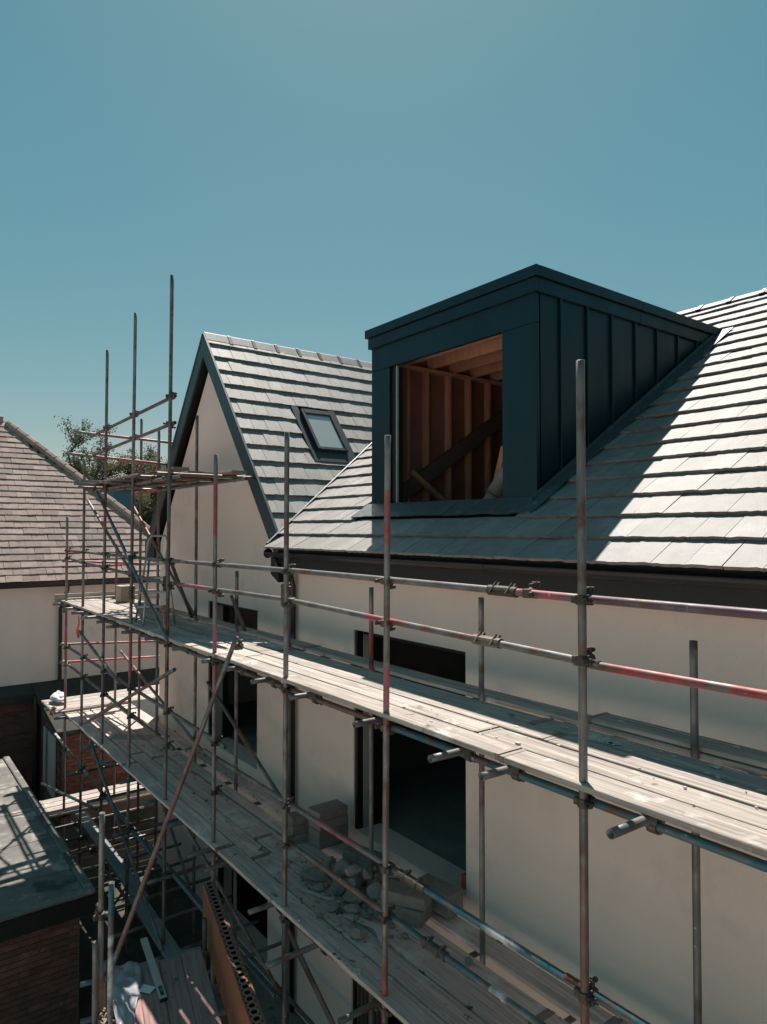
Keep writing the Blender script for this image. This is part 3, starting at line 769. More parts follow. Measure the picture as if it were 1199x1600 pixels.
for (x, zt, zb, bands) in inner:
    tube('standard', (x, IY, zb), (x, IY, zt), [(a - zb, b - zb, c) for a, b, c in bands])
for p in ((-5.9, OY + 0.001, -0.62), (-9.15, OY, -0.72), (-14.85, OY, -1.55), (-10.62, OY, -0.95), (-12.1, OY, -0.62)):
    sleeve((p[0] + 0.03, p[1], p[2]), (0, 0, 1), L=0.2)
# rails and ledgers along the wall (paint bands in metres from the left end)
RY = OY + 0.05
def rail(name, x0, z0, x1, z1, y=RY, bands=()):
    return tube(name, (x0, y, z0), (x1, y, z1), bands)
def couple_rail(x0, z0, x1, z1, y=RY):
    for (x, zt, lean, b) in outer:
        if x0 - 0.02 <= x <= x1 + 0.02:
            z = z0 + (z1 - z0) * (x - x0) / (x1 - x0)
            if z < zt: coupler((x, OY, z), random.choice(['std', 'std', 'flip']))
top = [(-15.0, -0.41, -9.0, -0.418), (-9.2, -0.412, -5.75, -0.392), (-5.95, -0.390, -2.35, -0.394), (-2.52, -0.394, 1.2, -0.372)]
mid = [(-14.95, -0.56, -9.0, -0.735), (-9.2, -0.71, -5.75, -0.678), (-5.95, -0.677, -2.35, -0.755), (-2.52, -0.763, 1.2, -0.735)]
tb = [[(0.3, 1.5, RUST)], [], [(2.9, 3.4, PINK)], [(0.1, 2.4, PURP)]]
mbn = [[(1.0, 2.5, BLUE)], [(0.4, 1.3, PINK)], [(1.4, 1.9, RED), (2.1, 2.3, RUST)], [(0.15, 3.2, RED)]]
for rr, bb in zip(top, tb): rail('guardrail', *rr, bands=bb)
for rr, bb in zip(mid, mbn): rail('guardrail', *rr, bands=bb)
couple_rail(-15.0, -0.41, 1.2, -0.39)
couple_rail(-14.95, -0.56, -9.05, -0.735); couple_rail(-8.9, -0.70, 1.2, -0.755)
sleeve((-3.08, RY, -0.394), (1, 0, 0)); sleeve((-3.22, RY, -0.735), (1, 0, 0)); coupler((-2.87, RY - 0.0, -0.394), 'std')
low = [(-15.2, -2.32, -7.3, -2.445), (-7.9, -2.63, -2.1, -2.60), (-2.6, -2.595, 1.2, -2.56)]
lowm = [(-15.1, -2.655, -8.9, -2.87), (-8.3, -3.0, -3.1, -2.98), (-3.2, -2.98, 1.2, -2.93)]
lb = [[(0.0, 0.4, WHITE), (3.2, 3.9, BLUE)], [(2.6, 3.2, PINK), (3.8, 4.6, TEAL), (4.70, 4.85, WHITE), (4.95, 5.4, TEAL)], [(0.2, 3, TEAL)]]
lmb = [[(0.0, 0.35, WHITE)], [(2.9, 3.9, RUST), (4.2, 5.0, TEAL)], [(0.0, 0.10, WHITE), (0.3, 3, TEAL)]]
for rr, bb in zip(low, lb): rail('guardrail', *rr, bands=bb)
for rr, bb in zip(lowm, lmb): rail('guardrail', *rr, bands=bb)
couple_rail(-15.2, -2.32, -7.4, -2.445); couple_rail(-7.3, -2.63, 1.2, -2.57); couple_rail(-15.1, -2.655, -9, -2.87); couple_rail(-8.2, -3.0, 1.2, -2.96)
sleeve((-3.75, RY, -2.985), (1, 0, 0)); sleeve((-4.0, RY, -2.61), (1, 0, 0), L=0.3)
for (z, bands) in ((-1.53, [(2, 3.5, BLUE), (6.5, 8.2, BLUE), (9.6, 10.9, RUST), (11.0, 16, TEAL)]), (-3.68, [(3, 6, BLUE), (8, 10.1, TEAL), (10.25, 10.75, WHITE), (11.0, 16, TEAL)]), (-5.62, [])):
    for y in (RY, IY - 0.05):
        for a, b in ((-15.3, -9.2), (-9.195, -3.2), (-3.195, 1.2)):
            tube('ledger', (a, y, z), (b, y, z), [(max(0, f - (a + 15.3)), t - (a + 15.3), c) for f, t, c in bands if t - (a + 15.3) > 0 and f - (a + 15.3) < b - a])
    couple_rail(-15.3, z, 1.2, z)
# lift-one guardrails and the long teal rail
tube('guardrail', (-15.75, RY, -4.28), (-9.7, RY, -4.545), [(0, 1.2, WHITE), (2.2, 2.6, WHITE), (3, 6, TEAL)])  # white bands paint in the sun on this tube's far end
tube('guardrail', (-10.0, RY + 0.052, -4.53), (-6.2, RY + 0.052, -4.64), [(0, 4, TEAL)])
couple_rail(-15.7, -4.30, -7.4, -4.60)
# transoms
for x, ye in ((-0.9, 2.95), (-2.03, 2.92), (-2.963, 2.975), (-3.39, 2.945), (-4.33, 3.0), (-5.36, 3.02), (-6.14, 3.04), (-6.85, 3.10), (-7.43, 3.07), (-8.41, 3.09), (-9.42, 3.08), (-10.2, 3.0), (-10.9, 2.98), (-11.6, 3.02), (-12.3, 2.95), (-13.1, 2.98), (-13.9, 3.0), (-14.9, 3.05)):
    yb = 4.58
    tube('transom', (x, ye, -1.478), (x + random.uniform(-0.06, 0.06), yb, -1.478), [(0, 0.12, TEAL)] if x > -2.5 else [])  # teal outer ends tint in the sky's bluish light
    coupler((x, RY, -1.482), 'put')
for x, ye in ((-0.9, 2.9), (-2.1, 2.85), (-3.3, 2.9), (-4.29, 2.86), (-5.2, 2.74), (-6.02, 2.98), (-7.05, 2.95), (-7.47, 2.93), (-8.36, 3.05), (-9.28, 3.02), (-10.2, 3.0), (-11.2, 3.0), (-12.2, 2.98), (-13.3, 3.0), (-14.4, 3.0), (-15.2, 3.0)):
    tube('transom', (x - 0.03, ye, -3.628), (x, 4.55, -3.628), [(0, 0.5, TEAL)] if x < -8 else [])  # teal here stands in for bluish sky light on the tubes
    coupler((x, RY, -3.632), 'put')
for x in (-8.4, -9.06, -9.9, -10.62, -11.4, -12.07, -12.8, -13.43, -14.1, -14.7, -15.4):
    tube('transom', (x + 0.05, 2.75, -5.568), (x + 0.05, 4.6, -5.568), [])
    coupler((x + 0.05, RY, -5.572), 'put')
for x, z in ((-9.0, -4.55), (-10.55, -4.5), (-12.0, -4.45), (-13.38, -4.4)):
    tube('transom', (x, 3.0, z), (x, 4.45, z), [])
# braces
def brace(p0, p1, bands=(), label=None): return tube('brace', p0, p1, bands, label=label)
brace((-12.30, 3.19, 0.64), (-8.84, 3.19, -1.46), [(0, 0.9, PURP), (0.95, 2.6, TEAL), (2.7, 3.4, PURP)], 'teal and purple painted diagonal brace')
brace((-13.43, 3.31, 0.56), (-10.6, 3.31, -0.74), [(0.8, 2.8, RUST)])
brace((-13.55, 4.16, 0.50), (-10.40, 4.16, -1.33), [(0.3, 1.6, RED)])
brace((-13.43, 3.19, -1.85), (-10.9, 3.19, -2.36), [])
brace((-14.2, 4.16, -2.42), (-9.9, 4.16, -3.38), [(0.5, 2, RUST)])
brace((-12.95, 3.19, -3.42), (-8.60, 3.19, -1.77), [(0.3, 3.8, RUST)], 'rust red tube with an open end jutting past the scaffold')
brace((-9.85, 4.16, -2.28), (-7.62, 4.16, -3.28), [(0.9, 1.7, RUST)])
brace((-12.6, 3.19, -3.62), (-8.95, 3.19, -5.46), [(0, 1, TEAL), (1.8, 2.4, PURP)])
brace((-9.12, 3.32, -0.43), (-9.12 - 1.30, 4.13, -1.36), [])
brace((-8.6, 3.32, -3.72), (-7.4, 4.1, -5.6), [])
brace((-6.0, 3.3, -3.75), (-5.2, 4.1, -5.9), [])
brace((-12.9, 4.14, -3.7), (-10.5, 4.14, -5.5), [])
brace((-6.60, 3.10, -1.10), (-7.19, 2.02, -4.43), [(1.0, 3.4, RUST)], 'long raking tube leaning out to the low foreground platform')
coupler((-6.65, 3.13, -1.22), 'std', spin=0.6)
brace((-9.04, 4.16, -0.93), (-8.6, 4.16, -1.36), [(0, 0.6, RUST)])
# raised lift by the gable: ledgers, guardrails, end rails
tube('ledger', (-12.4, RY, 0.70), (-8.7, RY, 0.70), []); tube('ledger', (-13.4, IY - 0.05, 0.70), (-8.6, IY - 0.05, 0.70), [(0, 1.5, RED)])
tube('ledger', (-12.45, 3.19, 0.66), (-10.30, 4.17, 0.76), [])
couple_rail(-12.4, 0.70, -8.9, 0.70)
tube('guardrail', (-13.2, RY, 1.70), (-8.95, RY, 1.79), [(0.3, 1.2, PINK), (2.4, 4.0, PURP)])
tube('guardrail', (-13.1, RY, 1.345), (-8.95, RY, 1.43), [(0.2, 0.9, RUST)])
couple_rail(-13.2, 1.70, -8.95, 1.79); couple_rail(-13.1, 1.345, -8.95, 1.43)
tube('guardrail', (-12.85, 2.95, 1.72), (-12.45, 4.75, 1.60), [(0.4, 1.4, PINK)])
tube('guardrail', (-13.1, 2.85, 1.36), (-12.65, 4.55, 1.22), [(0.4, 1.6, PINK)])
for x in (-12.9, -12.1, -11.3, -10.6, -9.8, -9.1):
    tube('transom', (x, 3.02, 0.752), (x + 0.05, 4.55, 0.752), [(0.2, 1.0, RUST)]); coupler((x, RY, 0.748), 'put')
# end rails of the lower lift and the return
tube('guardrail', (-15.0, 3.2, -2.30), (-14.75, 5.6, -2.42), [(0.2, 2.3, RED)]); tube('guardrail', (-15.0, 3.2, -2.66), (-14.75, 5.6, -2.74), [(0.2, 2.3, RED)])
tube('guardrail', (-14.85, 3.2, -0.62), (-14.80, 4.9, -0.72), [(0.3, 1.6, RED)])
tube('standard', (-14.78, 5.5, BTM), (-14.78, 5.5, -0.9), [(2.5, 5.0, RUST)])
tube('transom', (-15.0, 2.9, -5.0), (-12.2, 3.2, -4.68), [(0, 2, WHITE)])
# ---- boards
def board_mesh(name, L, W=0.213, T=0.038, seed=0, mats=None):
    rnd = random.Random(seed); k = max(3, int(L / 0.45)); mb = MB()
    c = 0.004; sag = rnd.uniform(-0.006, 0.004); bow = rnd.uniform(-0.005, 0.005); tw = rnd.uniform(-0.006, 0.006)
    prof = [(-W/2, c), (-W/2 + c, 0), (W/2 - c, 0), (W/2, c), (W/2, T - c), (W/2 - c, T), (-W/2 + c, T), (-W/2, T - c)]
    for j in range(k + 1):
        t = j / k; x = -L/2 + L * t
        dz = sag * math.sin(math.pi * t) + rnd.uniform(-0.001, 0.001); dy = bow * math.sin(math.pi * t); a = tw * (t - 0.5)
        for (y, z) in prof: mb.v.append((x, y + dy + rnd.uniform(-0.0015, 0.0015), z + dz + y * a))
    for j in range(k):
        for i in range(8):
            mb.f.append((j*8 + i, (j+1)*8 + i, (j+1)*8 + (i+1) % 8, j*8 + (i+1) % 8)); mb.mi.append(0)
    mb.f += [tuple(range(8)), tuple(k*8 + i for i in range(7, -1, -1))]; mb.mi += [0, 0]
    return mb.mesh(name)
def board(L, M, mat, label, group, W=0.213, T=0.038, hoops=True, name='scaffold_board'):
    me = board_mesh(name, L, W, T, random.randrange(99999)); me.materials.append(mat)
    o = link_mesh(name, me, None, M); tag(o, label, 'board', group)
    if hoops:
        for s in (-1, 1):
            mb = MB(); x = s * (L / 2 - 0.016)
            mb.box((x - 0.012, -W/2 - 0.002, -0.0015), (x + 0.022, W/2 + 0.002, T + 0.0025))
            me2 = mb.mesh('end_band'); me2.materials.append(MT['hoop']); link_mesh('end_band', me2, o, M)
    return o
rows_name = ['outermost', 'second from the outer edge', 'third from the outer edge', 'against the inner poles', 'beside the wall']
rows_y = [3.31, 3.545, 3.78, 4.015, 4.352]
def hash_j(x, k): return 0.22 * math.sin(x * 7.3 + k * 2.9) if -14 < x < 0.5 else 0.0
def lift(z, runs, mat, lname, group, skip=()):
    for (xa, xb, rname) in runs:
        for k, y in enumerate(rows_y):
            if (k, rname) in skip: continue
            ja, jb = [(hash_j(xq, k)) for xq in (xa, xb)]
            L = xb + jb - xa - ja - 0.012; j = 0
            M = Matrix.Translation(((xa + ja + xb + jb) / 2, y + random.uniform(-0.004, 0.004), z + random.uniform(0, 0.009))) @ Matrix.Rotation(random.uniform(-0.0015, 0.0015), 4, 'Z')
            board(L, M, mat, f'{lname} board {rows_name[k]}, {rname}', group)
lift(-1.452, [(-15.0, -11.2, 'at the far end past the gable'), (-11.2, -7.2, 'in front of the gable wall'), (-7.2, -3.25, 'in the middle below the dormer'), (-3.25, 0.7, 'nearest the camera')],
     MT['board'], 'upper lift', 'boards of the upper scaffold lift')
lift(-3.602, [(-14.5, -11.0, 'at the far end past the gable'), (-11.0, -7.1, 'in front of the gable wall'), (-7.1, -3.2, 'around the rubble heap'), (-3.2, 0.7, 'nearest the camera')],
     MT['board_dirty'], 'lower lift', 'boards of the lower scaffold lift')
# doubled board by the wall, and cross boards
board(3.2, Matrix.Translation((-1.55, 4.37, -1.409)), MT['board'], 'loose upper lift board doubled on top of the wall-side row at right', None)
board(1.4, Matrix.Translation((-14.95, 4.0, -1.41)) @ Matrix.Rotation(R(88), 4, 'Z'), MT['board'], 'short pale board laid across the far end of the upper lift', None, hoops=False)
o = board(2.2, Matrix.Translation((-15.02, 4.2, -1.40)) @ Matrix.Rotation(R(90), 4, 'Z') @ Matrix.Rotation(R(90), 4, 'X'), MT['board'], 'pale toe board standing on edge across the far end of the upper lift', None, hoops=False)
for k in range(5):
    board(2.9, Matrix.Translation((-15.55 + k * 0.24, 4.45, -3.555 + (0.0 if k > 1 else 0.0))) @ Matrix.Rotation(R(90), 4, 'Z'), MT['board'],
          'sunlit board across the far end of the lower lift, ' + ['farthest', 'second farthest', 'middle one', 'second nearest', 'nearest'][k] + ' of five', 'boards across the far end of the lower lift')
for k in range(4):
    board(3.0, Matrix.Translation((-15.38 + k * 0.245, 4.45, -5.54)) @ Matrix.Rotation(R(90.5), 4, 'Z'), MT['board'],
          'sunlit board on the lowest lift, ' + ['against the brick wall', 'second from the brick wall', 'third from the brick wall', 'nearest the camera'][k], 'boards on the lowest lift')
board(3.9, Matrix.Translation((-12.4, 3.45, -5.53)) @ Matrix.Rotation(R(-1.0), 4, 'Z'), MT['plank_grey'], 'grey plank along the lowest lift, farther of the two', 'grey planks along the lowest lift')
board(2.4, Matrix.Translation((-9.35, 3.30, -5.49)) @ Matrix.Rotation(R(-2.0), 4, 'Z'), MT['plank_grey'], 'single grey plank along the lowest lift, nearer of the two, with a cut end', 'grey planks along the lowest lift')
for k, y in enumerate((3.25, 3.47, 3.69, 3.91, 4.13)):
    board(3.4 if k else 2.6, Matrix.Translation((-10.95 + (-0.3, 0.1, 0.05, -0.05, 0.5)[k], y, 0.778 + (0.04 if k == 1 else 0))) @ Matrix.Rotation(random.uniform(-0.01, 0.01), 4, 'Z'), MT['board_red'],
          'reddish board of the raised platform, ' + ['outermost', 'lapped on top near the outer edge', 'middle one', 'second from the gable wall', 'closest to the gable wall and jutting right'][k], 'boards of the raised platform by the gable')
for k, (x, z) in enumerate(((-13.1, 0.80), (-12.75, 0.83))):
    board(1.5, Matrix.Translation((x, 3.75, z)) @ Matrix.Rotation(R(95), 4, 'Z'), MT['plank_grey'], ['thin grey plank sticking out at the left end of the raised platform', 'grey plank laid across the raised platform near its left end'][k], None, W=0.15)

# ------------------------------------------------------------------ things on the lifts
# step ladder
lad = thing('step_ladder', (-10.42, 3.62, -1.41), 'grey aluminium step ladder with a top hoop on the upper lift', 'ladder')
zt = 1.32
def lp(name, pts, r=0.017): return put(name, (lambda m: (m.path([Vector((-10.42, 3.62, -1.41)) + Vector(p) for p in pts], r, 8), m)[1])(MB()), MT['ladder'], lad, smooth=True)
lp('front_frame', [(-0.30, -0.26, 0), (-0.16, -0.16, 0.95), (-0.13, -0.14, 1.22), (-0.08, -0.10, zt), (0.06, 0.06, zt), (0.10, 0.10, 1.22), (0.02, 0.08, 0.95), (-0.10, 0.18, 0)])
lp('rear_leg', [(-0.12, -0.12, 0.95), (0.24, -0.32, 0)]); lp('rear_leg', [(0.06, 0.08, 0.95), (0.34, 0.12, 0)])
for k in range(4):
    t = (k + 1) / 4.3; z = 0.95 * t
    mb = MB(); c = Vector((-10.42, 3.62, -1.41 + z)); a = Vector((-0.30 + 0.14 * t, -0.26 + 0.10 * t, 0)); b = Vector((-0.10 + 0.12 * t, 0.18 - 0.10 * t, 0))
    d = (b - a).normalized(); s_ = Vector((d.y, -d.x, 0)) * 0.045
    mb.prism([c + a + s_, c + b + s_, c + b - s_, c + a - s_], (0, 0, 0.025)); put('step', mb, MT['ladder'], lad)
# cardboard box on the far end
bx = thing('box', (-13.85, 4.15, -1.41), 'small beige box standing on the far end of the upper lift', 'box')
mb = MB(); mb.cbox((-14.02, 4.0, -1.41), (-13.70, 4.28, -1.10), 0.008); put('carton', mb, MT['card'], bx)
mb = MB(); mb.box((-14.03, 3.99, -1.099), (-13.69, 4.13, -1.092)); mb.box((-14.03, 4.135, -1.099), (-13.69, 4.29, -1.090)); put('flap', mb, MT['board'], bx)
# tapes tied to poles
def ribbon(pts, w, label, group=None):
    mb = MB(); pts = [Vector(p) for p in pts]
    for k, p in enumerate(pts):
        t = k / (len(pts) - 1); q = Vector((math.cos(3 * t) * w, math.sin(3 * t) * w * 0.6, 0.3 * w))
        mb.v += [tuple(p - q), tuple(p + q), tuple(p + q + Vector((0.004, 0.004, 0))), tuple(p - q + Vector((0.004, 0.004, 0)))]
    for k in range(len(pts) - 1):
        for i in range(4): mb.f.append((k*4 + i, k*4 + (i+1) % 4, k*4 + 4 + (i+1) % 4, k*4 + 4 + i)); mb.mi.append(0)
    mb.f += [(3, 2, 1, 0), tuple((len(pts)-1)*4 + i for i in range(4))]; mb.mi += [0, 0]
    o = put('tape', mb, MT['orange']); tag(o, label, 'tape', group)
def loop(x, y, z, r=0.036):
    return [(x + r * math.cos(t), y + r * math.sin(t), z + 0.01 * math.sin(2 * t)) for t in [i * 0.55 for i in range(12)]]
ribbon(loop(-9.10, OY, -1.02) + [(-9.06, OY - 0.06, -1.05), (-9.03, OY - 0.06, -1.16), (-9.02, OY - 0.05, -1.28)], 0.028, 'orange tape tied round a tall pole above the upper lift boards')
ribbon([(-13.10, 3.1, -1.52), (-13.14, 3.12, -1.66), (-13.18, 3.1, -1.80), (-13.28, 3.14, -1.92), (-13.40, 3.18, -1.97), (-13.47, 3.2, -1.95), (-13.5, 3.26, -1.88)], 0.03, 'salmon orange tape dangling below the far end of the upper lift')
ribbon([(-14.78, 3.05, -3.50), (-14.72, 3.02, -3.46), (-14.66, 3.06, -3.50), (-14.70, 3.0, -3.56), (-14.78, 2.98, -3.58), (-14.72, 3.03, -3.62)], 0.05, 'bright orange tape bundle at the far corner of the lower lift')
# white sack at the far end
def lumpy(c, sx, sy, sz, seed, sub=2, rough_=0.25, flat=True):
    import bmesh
    rnd = random.Random(seed); bm = bmesh.new(); bmesh.ops.create_icosphere(bm, subdivisions=sub, radius=1.0)
    dirs = [Vector((rnd.uniform(-1, 1), rnd.uniform(-1, 1), rnd.uniform(-1, 1))).normalized() for _ in range(16)]
    cuts = [rnd.uniform(0.48, 0.85) for _ in dirs]
    for v in bm.verts:
        for d, c_ in zip(dirs, cuts):
            e = v.co.dot(d)
            if e > c_: v.co -= d * (e - c_)
        v.co *= 1 + rnd.uniform(-rough_, rough_) * 0.2
        v.co = Vector((v.co.x * sx, v.co.y * sy, v.co.z * sz))
    zmin = min(v.co.z for v in bm.verts)
    mb = MB(); mb.add([Vector(c) + v.co - Vector((0, 0, zmin)) for v in bm.verts], [tuple(v.index for v in f.verts) for f in bm.faces]); bm.free()
    return mb
tag(put('sack', lumpy((-15.25, 3.25, -3.517), 0.26, 0.17, 0.11, 3, 3, 1.1), MT['paper']), 'white crumpled sack on the far corner of the lower lift', 'sack')
mb = MB(); mb.cbox((-0.35, -0.12, 0), (0.35, 0.12, 0.006), 0.001, M=Matrix.Translation((-12.1, 3.75, -3.555)) @ Matrix.Rotation(R(50), 4, 'Z') @ Matrix.Rotation(R(3), 4, 'X'))
tag(put('paper_sheet', mb, MT['board']), 'pale torn card lying on the lower lift boards at the far end', 'card')
# concrete blocks
def block(x, y, z, rz, label, s=(0.44, 0.215, 0.10), group='concrete blocks on the lower lift'):
    mb = MB(); mb.cbox((-s[0]/2, -s[1]/2, 0), (s[0]/2, s[1]/2, s[2]), 0.008)
    for i, v in enumerate(mb.v): mb.v[i] = tuple(c + random.uniform(-0.004, 0.004) for c in v)
    me = mb.mesh('concrete_block'); me.materials.append(MT['block'])
    o = link_mesh('concrete_block', me, None, Matrix.Translation((x, y, z)) @ Matrix.Rotation(rz, 4, 'Z'))
    tag(o, label, 'block', group)
ZB = -3.560
for k in range(4):
    block(-6.72 + random.uniform(-0.02, 0.02), 4.30, ZB + k * 0.101, R(92), 'concrete block in the tall stack by the wall, ' + ['at the bottom', 'second from the bottom', 'second from the top', 'topmost'][k], s=(0.40, 0.24, 0.10))
for k in range(3):
    block(-6.97 + random.uniform(-0.02, 0.02), 4.05, ZB + k * 0.101, R(80), 'smaller grey block left of the tall stack, ' + ['lowest of three', 'middle of three', 'top of three'][k], s=(0.22, 0.17, 0.10))
block(-5.03, 4.06, ZB, R(20), 'big concrete block under the leaning one, at the near end of the rubble', s=(0.46, 0.24, 0.13))
block(-5.01, 4.07, ZB + 0.131, R(28), 'concrete block lying on the near end of the rubble heap', s=(0.44, 0.22, 0.11))
block(-4.95, 4.40, ZB, R(8), 'concrete block behind the rubble, at the foot of the door opening', s=(0.44, 0.215, 0.20))
block(-6.1, 4.36, ZB, R(15), 'flat concrete block lying along the wall behind the rubble', s=(0.44, 0.215, 0.10))
# broken stones
stones = [(-6.08, 3.70, .17, .11, .09, 'long rounded stone at the left front of the heap'), (-5.86, 3.66, .08, .07, .06, 'small square stone before the long rounded one'), (-5.98, 4.02, .16, .12, .10, 'flat stone at the back left of the heap'),
          (-5.76, 4.05, .13, .10, .10, 'pale stone at the crest of the heap'), (-5.64, 3.94, .14, .10, .12, 'upright stone near the crest of the heap'), (-5.55, 4.12, .16, .12, .10, 'dark stone behind the crest of the heap'),
          (-5.70, 3.78, .10, .09, .07, 'small pale stone in the middle front of the heap'), (-5.50, 3.80, .13, .10, .09, 'angular stone right of the middle of the heap'), (-5.33, 3.98, .15, .12, .12, 'large stone beside the leaning concrete block'),
          (-5.34, 3.70, .10, .08, .06, 'small dark stone at the right front of the heap'), (-5.52, 3.58, .10, .08, .05, 'thin stone lying apart at the front of the heap'), (-5.40, 4.24, .12, .10, .09, 'stone leaning on the wall-side board'),
          (-5.82, 4.24, .14, .10, .08, 'stone at the back of the heap by the wall'), (-4.97, 3.50, .08, .065, .07, 'single stone on the boards near the outer pole'), (-5.22, 3.62, .07, .05, .04, 'tiny stone at the right tip of the heap'),
          (-6.2, 3.95, .09, .08, .06, 'small stone between the heap and the block stack')]
for k, (x, y, a, b, c, lab) in enumerate(stones):
    mb = lumpy((0, 0, 0), a * 1.05, b * 0.98, c * 0.85, 40 + k, 3)
    me = mb.mesh('stone'); me.materials.append(MT['stone'])
    tag(link_mesh('stone', me, None, Matrix.Translation((x, y, ZB - 0.003)) @ Matrix.Rotation(random.uniform(0, 3), 4, 'Z')), 'broken grey ' + lab, 'stone', 'broken stones of the rubble heap')
for k, (x, y, z, a, b, c, lab) in enumerate(((-5.68, 3.92, ZB + .13, .12, .09, .08, 'broken grey stone lying on top of the heap, left'), (-5.50, 3.98, ZB + .15, .11, .09, .08, 'broken grey stone lying on top of the heap, right'))):
    tag(put('stone', lumpy((x, y, z), a, b, c, 70 + k, 2), MT['stone']), lab, 'stone', 'broken stones of the rubble heap')
# loose fragments round the heap, too many to count
mb = MB(); rq = random.Random(77)
for k in range(110):
    x = rq.gauss(-5.65, 0.42); y = rq.gauss(3.86, 0.17)
    if not (3.22 < y < 4.10): continue
    s_ = rq.choice([.015, .02, .03, .045])
    f_ = lumpy((x, y, ZB - 0.001), s_ * 1.3, s_, s_ * 0.7, 500 + k, 1)
    mb.add(f_.v, f_.f)
tag(put('rubble_fragments', mb, MT['stone']), 'small angular stone fragments strewn round the rubble heap', 'rubble', kind='stuff')
# plaster strips and crumbs
def strip(pts, w, label):
    mb = MB()
    for a, b in zip(pts[:-1], pts[1:]):
        a = Vector(a); b = Vector(b); d = (b - a).normalized(); s_ = Vector((d.y, -d.x, 0)) * w
        mb.prism([a + s_, b + s_, b - s_, a - s_], (0, 0, 0.006))
    tag(put('plastic_strip', mb, MT['plaster']), label, 'strip', 'white strips in the rubble')
strip([(-6.85, 3.63, ZB + .003), (-6.3, 3.72, ZB + .012)], 0.018, 'thin white strip lying left of the rubble heap')
strip([(-6.9, 3.70, ZB + .003), (-6.35, 3.76, ZB + .02)], 0.012, 'second thin white strip alongside, left of the rubble heap')
strip([(-6.0, 3.52, ZB + .004), (-5.55, 3.68, ZB + .01)], 0.022, 'white strip along the front of the rubble heap')
strip([(-5.35, 3.62, ZB + .004), (-4.95, 3.68, ZB + .05), (-4.75, 3.62, ZB + .01)], 0.035, 'bent white angle bead at the right tip of the rubble heap')
mb = MB()
rnd = random.Random(5)
def crumb(x, y, z, s):
    nn = rnd.randint(4, 6); a0 = rnd.uniform(0, 6)
    pts = [(x + s * rnd.uniform(.5, 1) * math.cos(a0 + 6.283 * i / nn), y + s * 0.7 * rnd.uniform(.5, 1) * math.sin(a0 + 6.283 * i / nn), z) for i in range(nn)]
    mb.prism(pts, (0, 0, rnd.uniform(0.003, 0.012)))
for k in range(420):
    y = rnd.uniform(3.22, 4.08)
    if rnd.random() < 0.75: crumb(rnd.uniform(-7.5, -2.2) if rnd.random() < .7 else rnd.uniform(-12, -6), y, ZB + 0.001, rnd.choice([.008, .012, .02, .03]))
    else: crumb(rnd.uniform(-9, -1.3), y, -1.4085, rnd.choice([.006, .01, .018, .028]))
def splat(x, y, z, s_, st=1.0):
    nn = 11; a0 = rnd.uniform(0, 6); pts = []
    for i in range(nn):
        r_ = s_ * rnd.choice([1.0, .45, .7, .9, .35]); t_ = a0 + 6.283 * i / nn
        pts.append((x + st * r_ * math.cos(t_), y + r_ * math.sin(t_), z))
    for i in range(nn): mb.prism([(x, y, z), pts[i], pts[(i + 1) % nn]], (0, 0, 0.0035))
for k in range(9): splat(rnd.uniform(-3.2, -1.2), rnd.uniform(3.95, 4.08), -1.4055, rnd.uniform(.012, .035), 1.6)
for k in range(6): splat(rnd.uniform(-3.0, -1.2), rnd.uniform(4.32, 4.42), -1.366, rnd.uniform(.012, .035), 1.6)
for k in range(40): splat(rnd.uniform(-7.4, -2.4), rnd.uniform(3.24, 4.08), ZB + 0.001, rnd.uniform(.01, .028), 1.5)
for k in range(6): splat(-4.95 + k * 0.065, 3.215, ZB + 0.001, rnd.uniform(.02, .04), 1.6)
tag(put('plaster_crumbs', mb, MT['plaster']), 'crumbs of white plaster scattered over the scaffold boards', 'debris', kind='stuff')
tr_ = thing('tray', (-4.62, 4.86, -3.52), 'orange tray at the right foot of the door opening', 'tray')
mb = MB(); mb.cbox((-4.98, 4.72, -3.50), (-4.86, 4.98, -3.36), 0.01); put('tray_body', mb, MT['tray'], tr_)

# ------------------------------------------------------------------ foreground platform
fs = thing('platform_scaffold', (-6.9, 2.3, -6.4), 'low scaffold platform frame with tall poles in the lower left foreground', 'scaffold')
dirv = Vector((0.973, -0.23, 0)).normalized(); nrm = Vector((0.23, 0.973, 0)).normalized()
base = Vector((-7.22, 2.40, -4.50))
angz = math.atan2(dirv.y, dirv.x)
tube('standard', (-6.26, 1.69, BTM), (-6.25, 1.69, -2.44), [(1.2, 2.5, RUST)], fs)
tube('standard', (-6.21, 1.635, BTM), (-6.21, 1.635, -3.50), [(0.5, 1.9, RUST)], fs)
tube('standard', (-6.13, 1.73, BTM), (-6.13, 1.74, -3.0), [(0.2, 1.3, RUST), (1.4, 1.6, WHITE), (2.0, 2.9, WHITE), (3.1, 3.4, TEAL)], fs)  # white stretches put sunlight into the pole's colour
tube('standard', (-7.02, 2.95, BTM), (-7.02, 2.95, -4.1), [(0, 2, RUST)], fs)
tube('standard', (-7.40, 2.05, BTM), (-7.40, 2.05, -4.4), [], fs)
coupler((-6.22, 1.69, -4.2), 'std', fs, 1.0); coupler((-6.14, 1.70, -4.17), 'std', fs, 2.0); coupler((-6.22, 1.68, -3.3), 'std', fs, 1.6)
for k, t in enumerate((-0.02, 0.55, 0.95)):
    p = base + dirv * t
    tube('transom', p - nrm * 0.62 + Vector((0, 0, -0.03)), p + nrm * 0.75 + Vector((0, 0, -0.03)), [(0, 0.3, BLUE)], fs)  # blue outer ends carry a painted-in sky tint
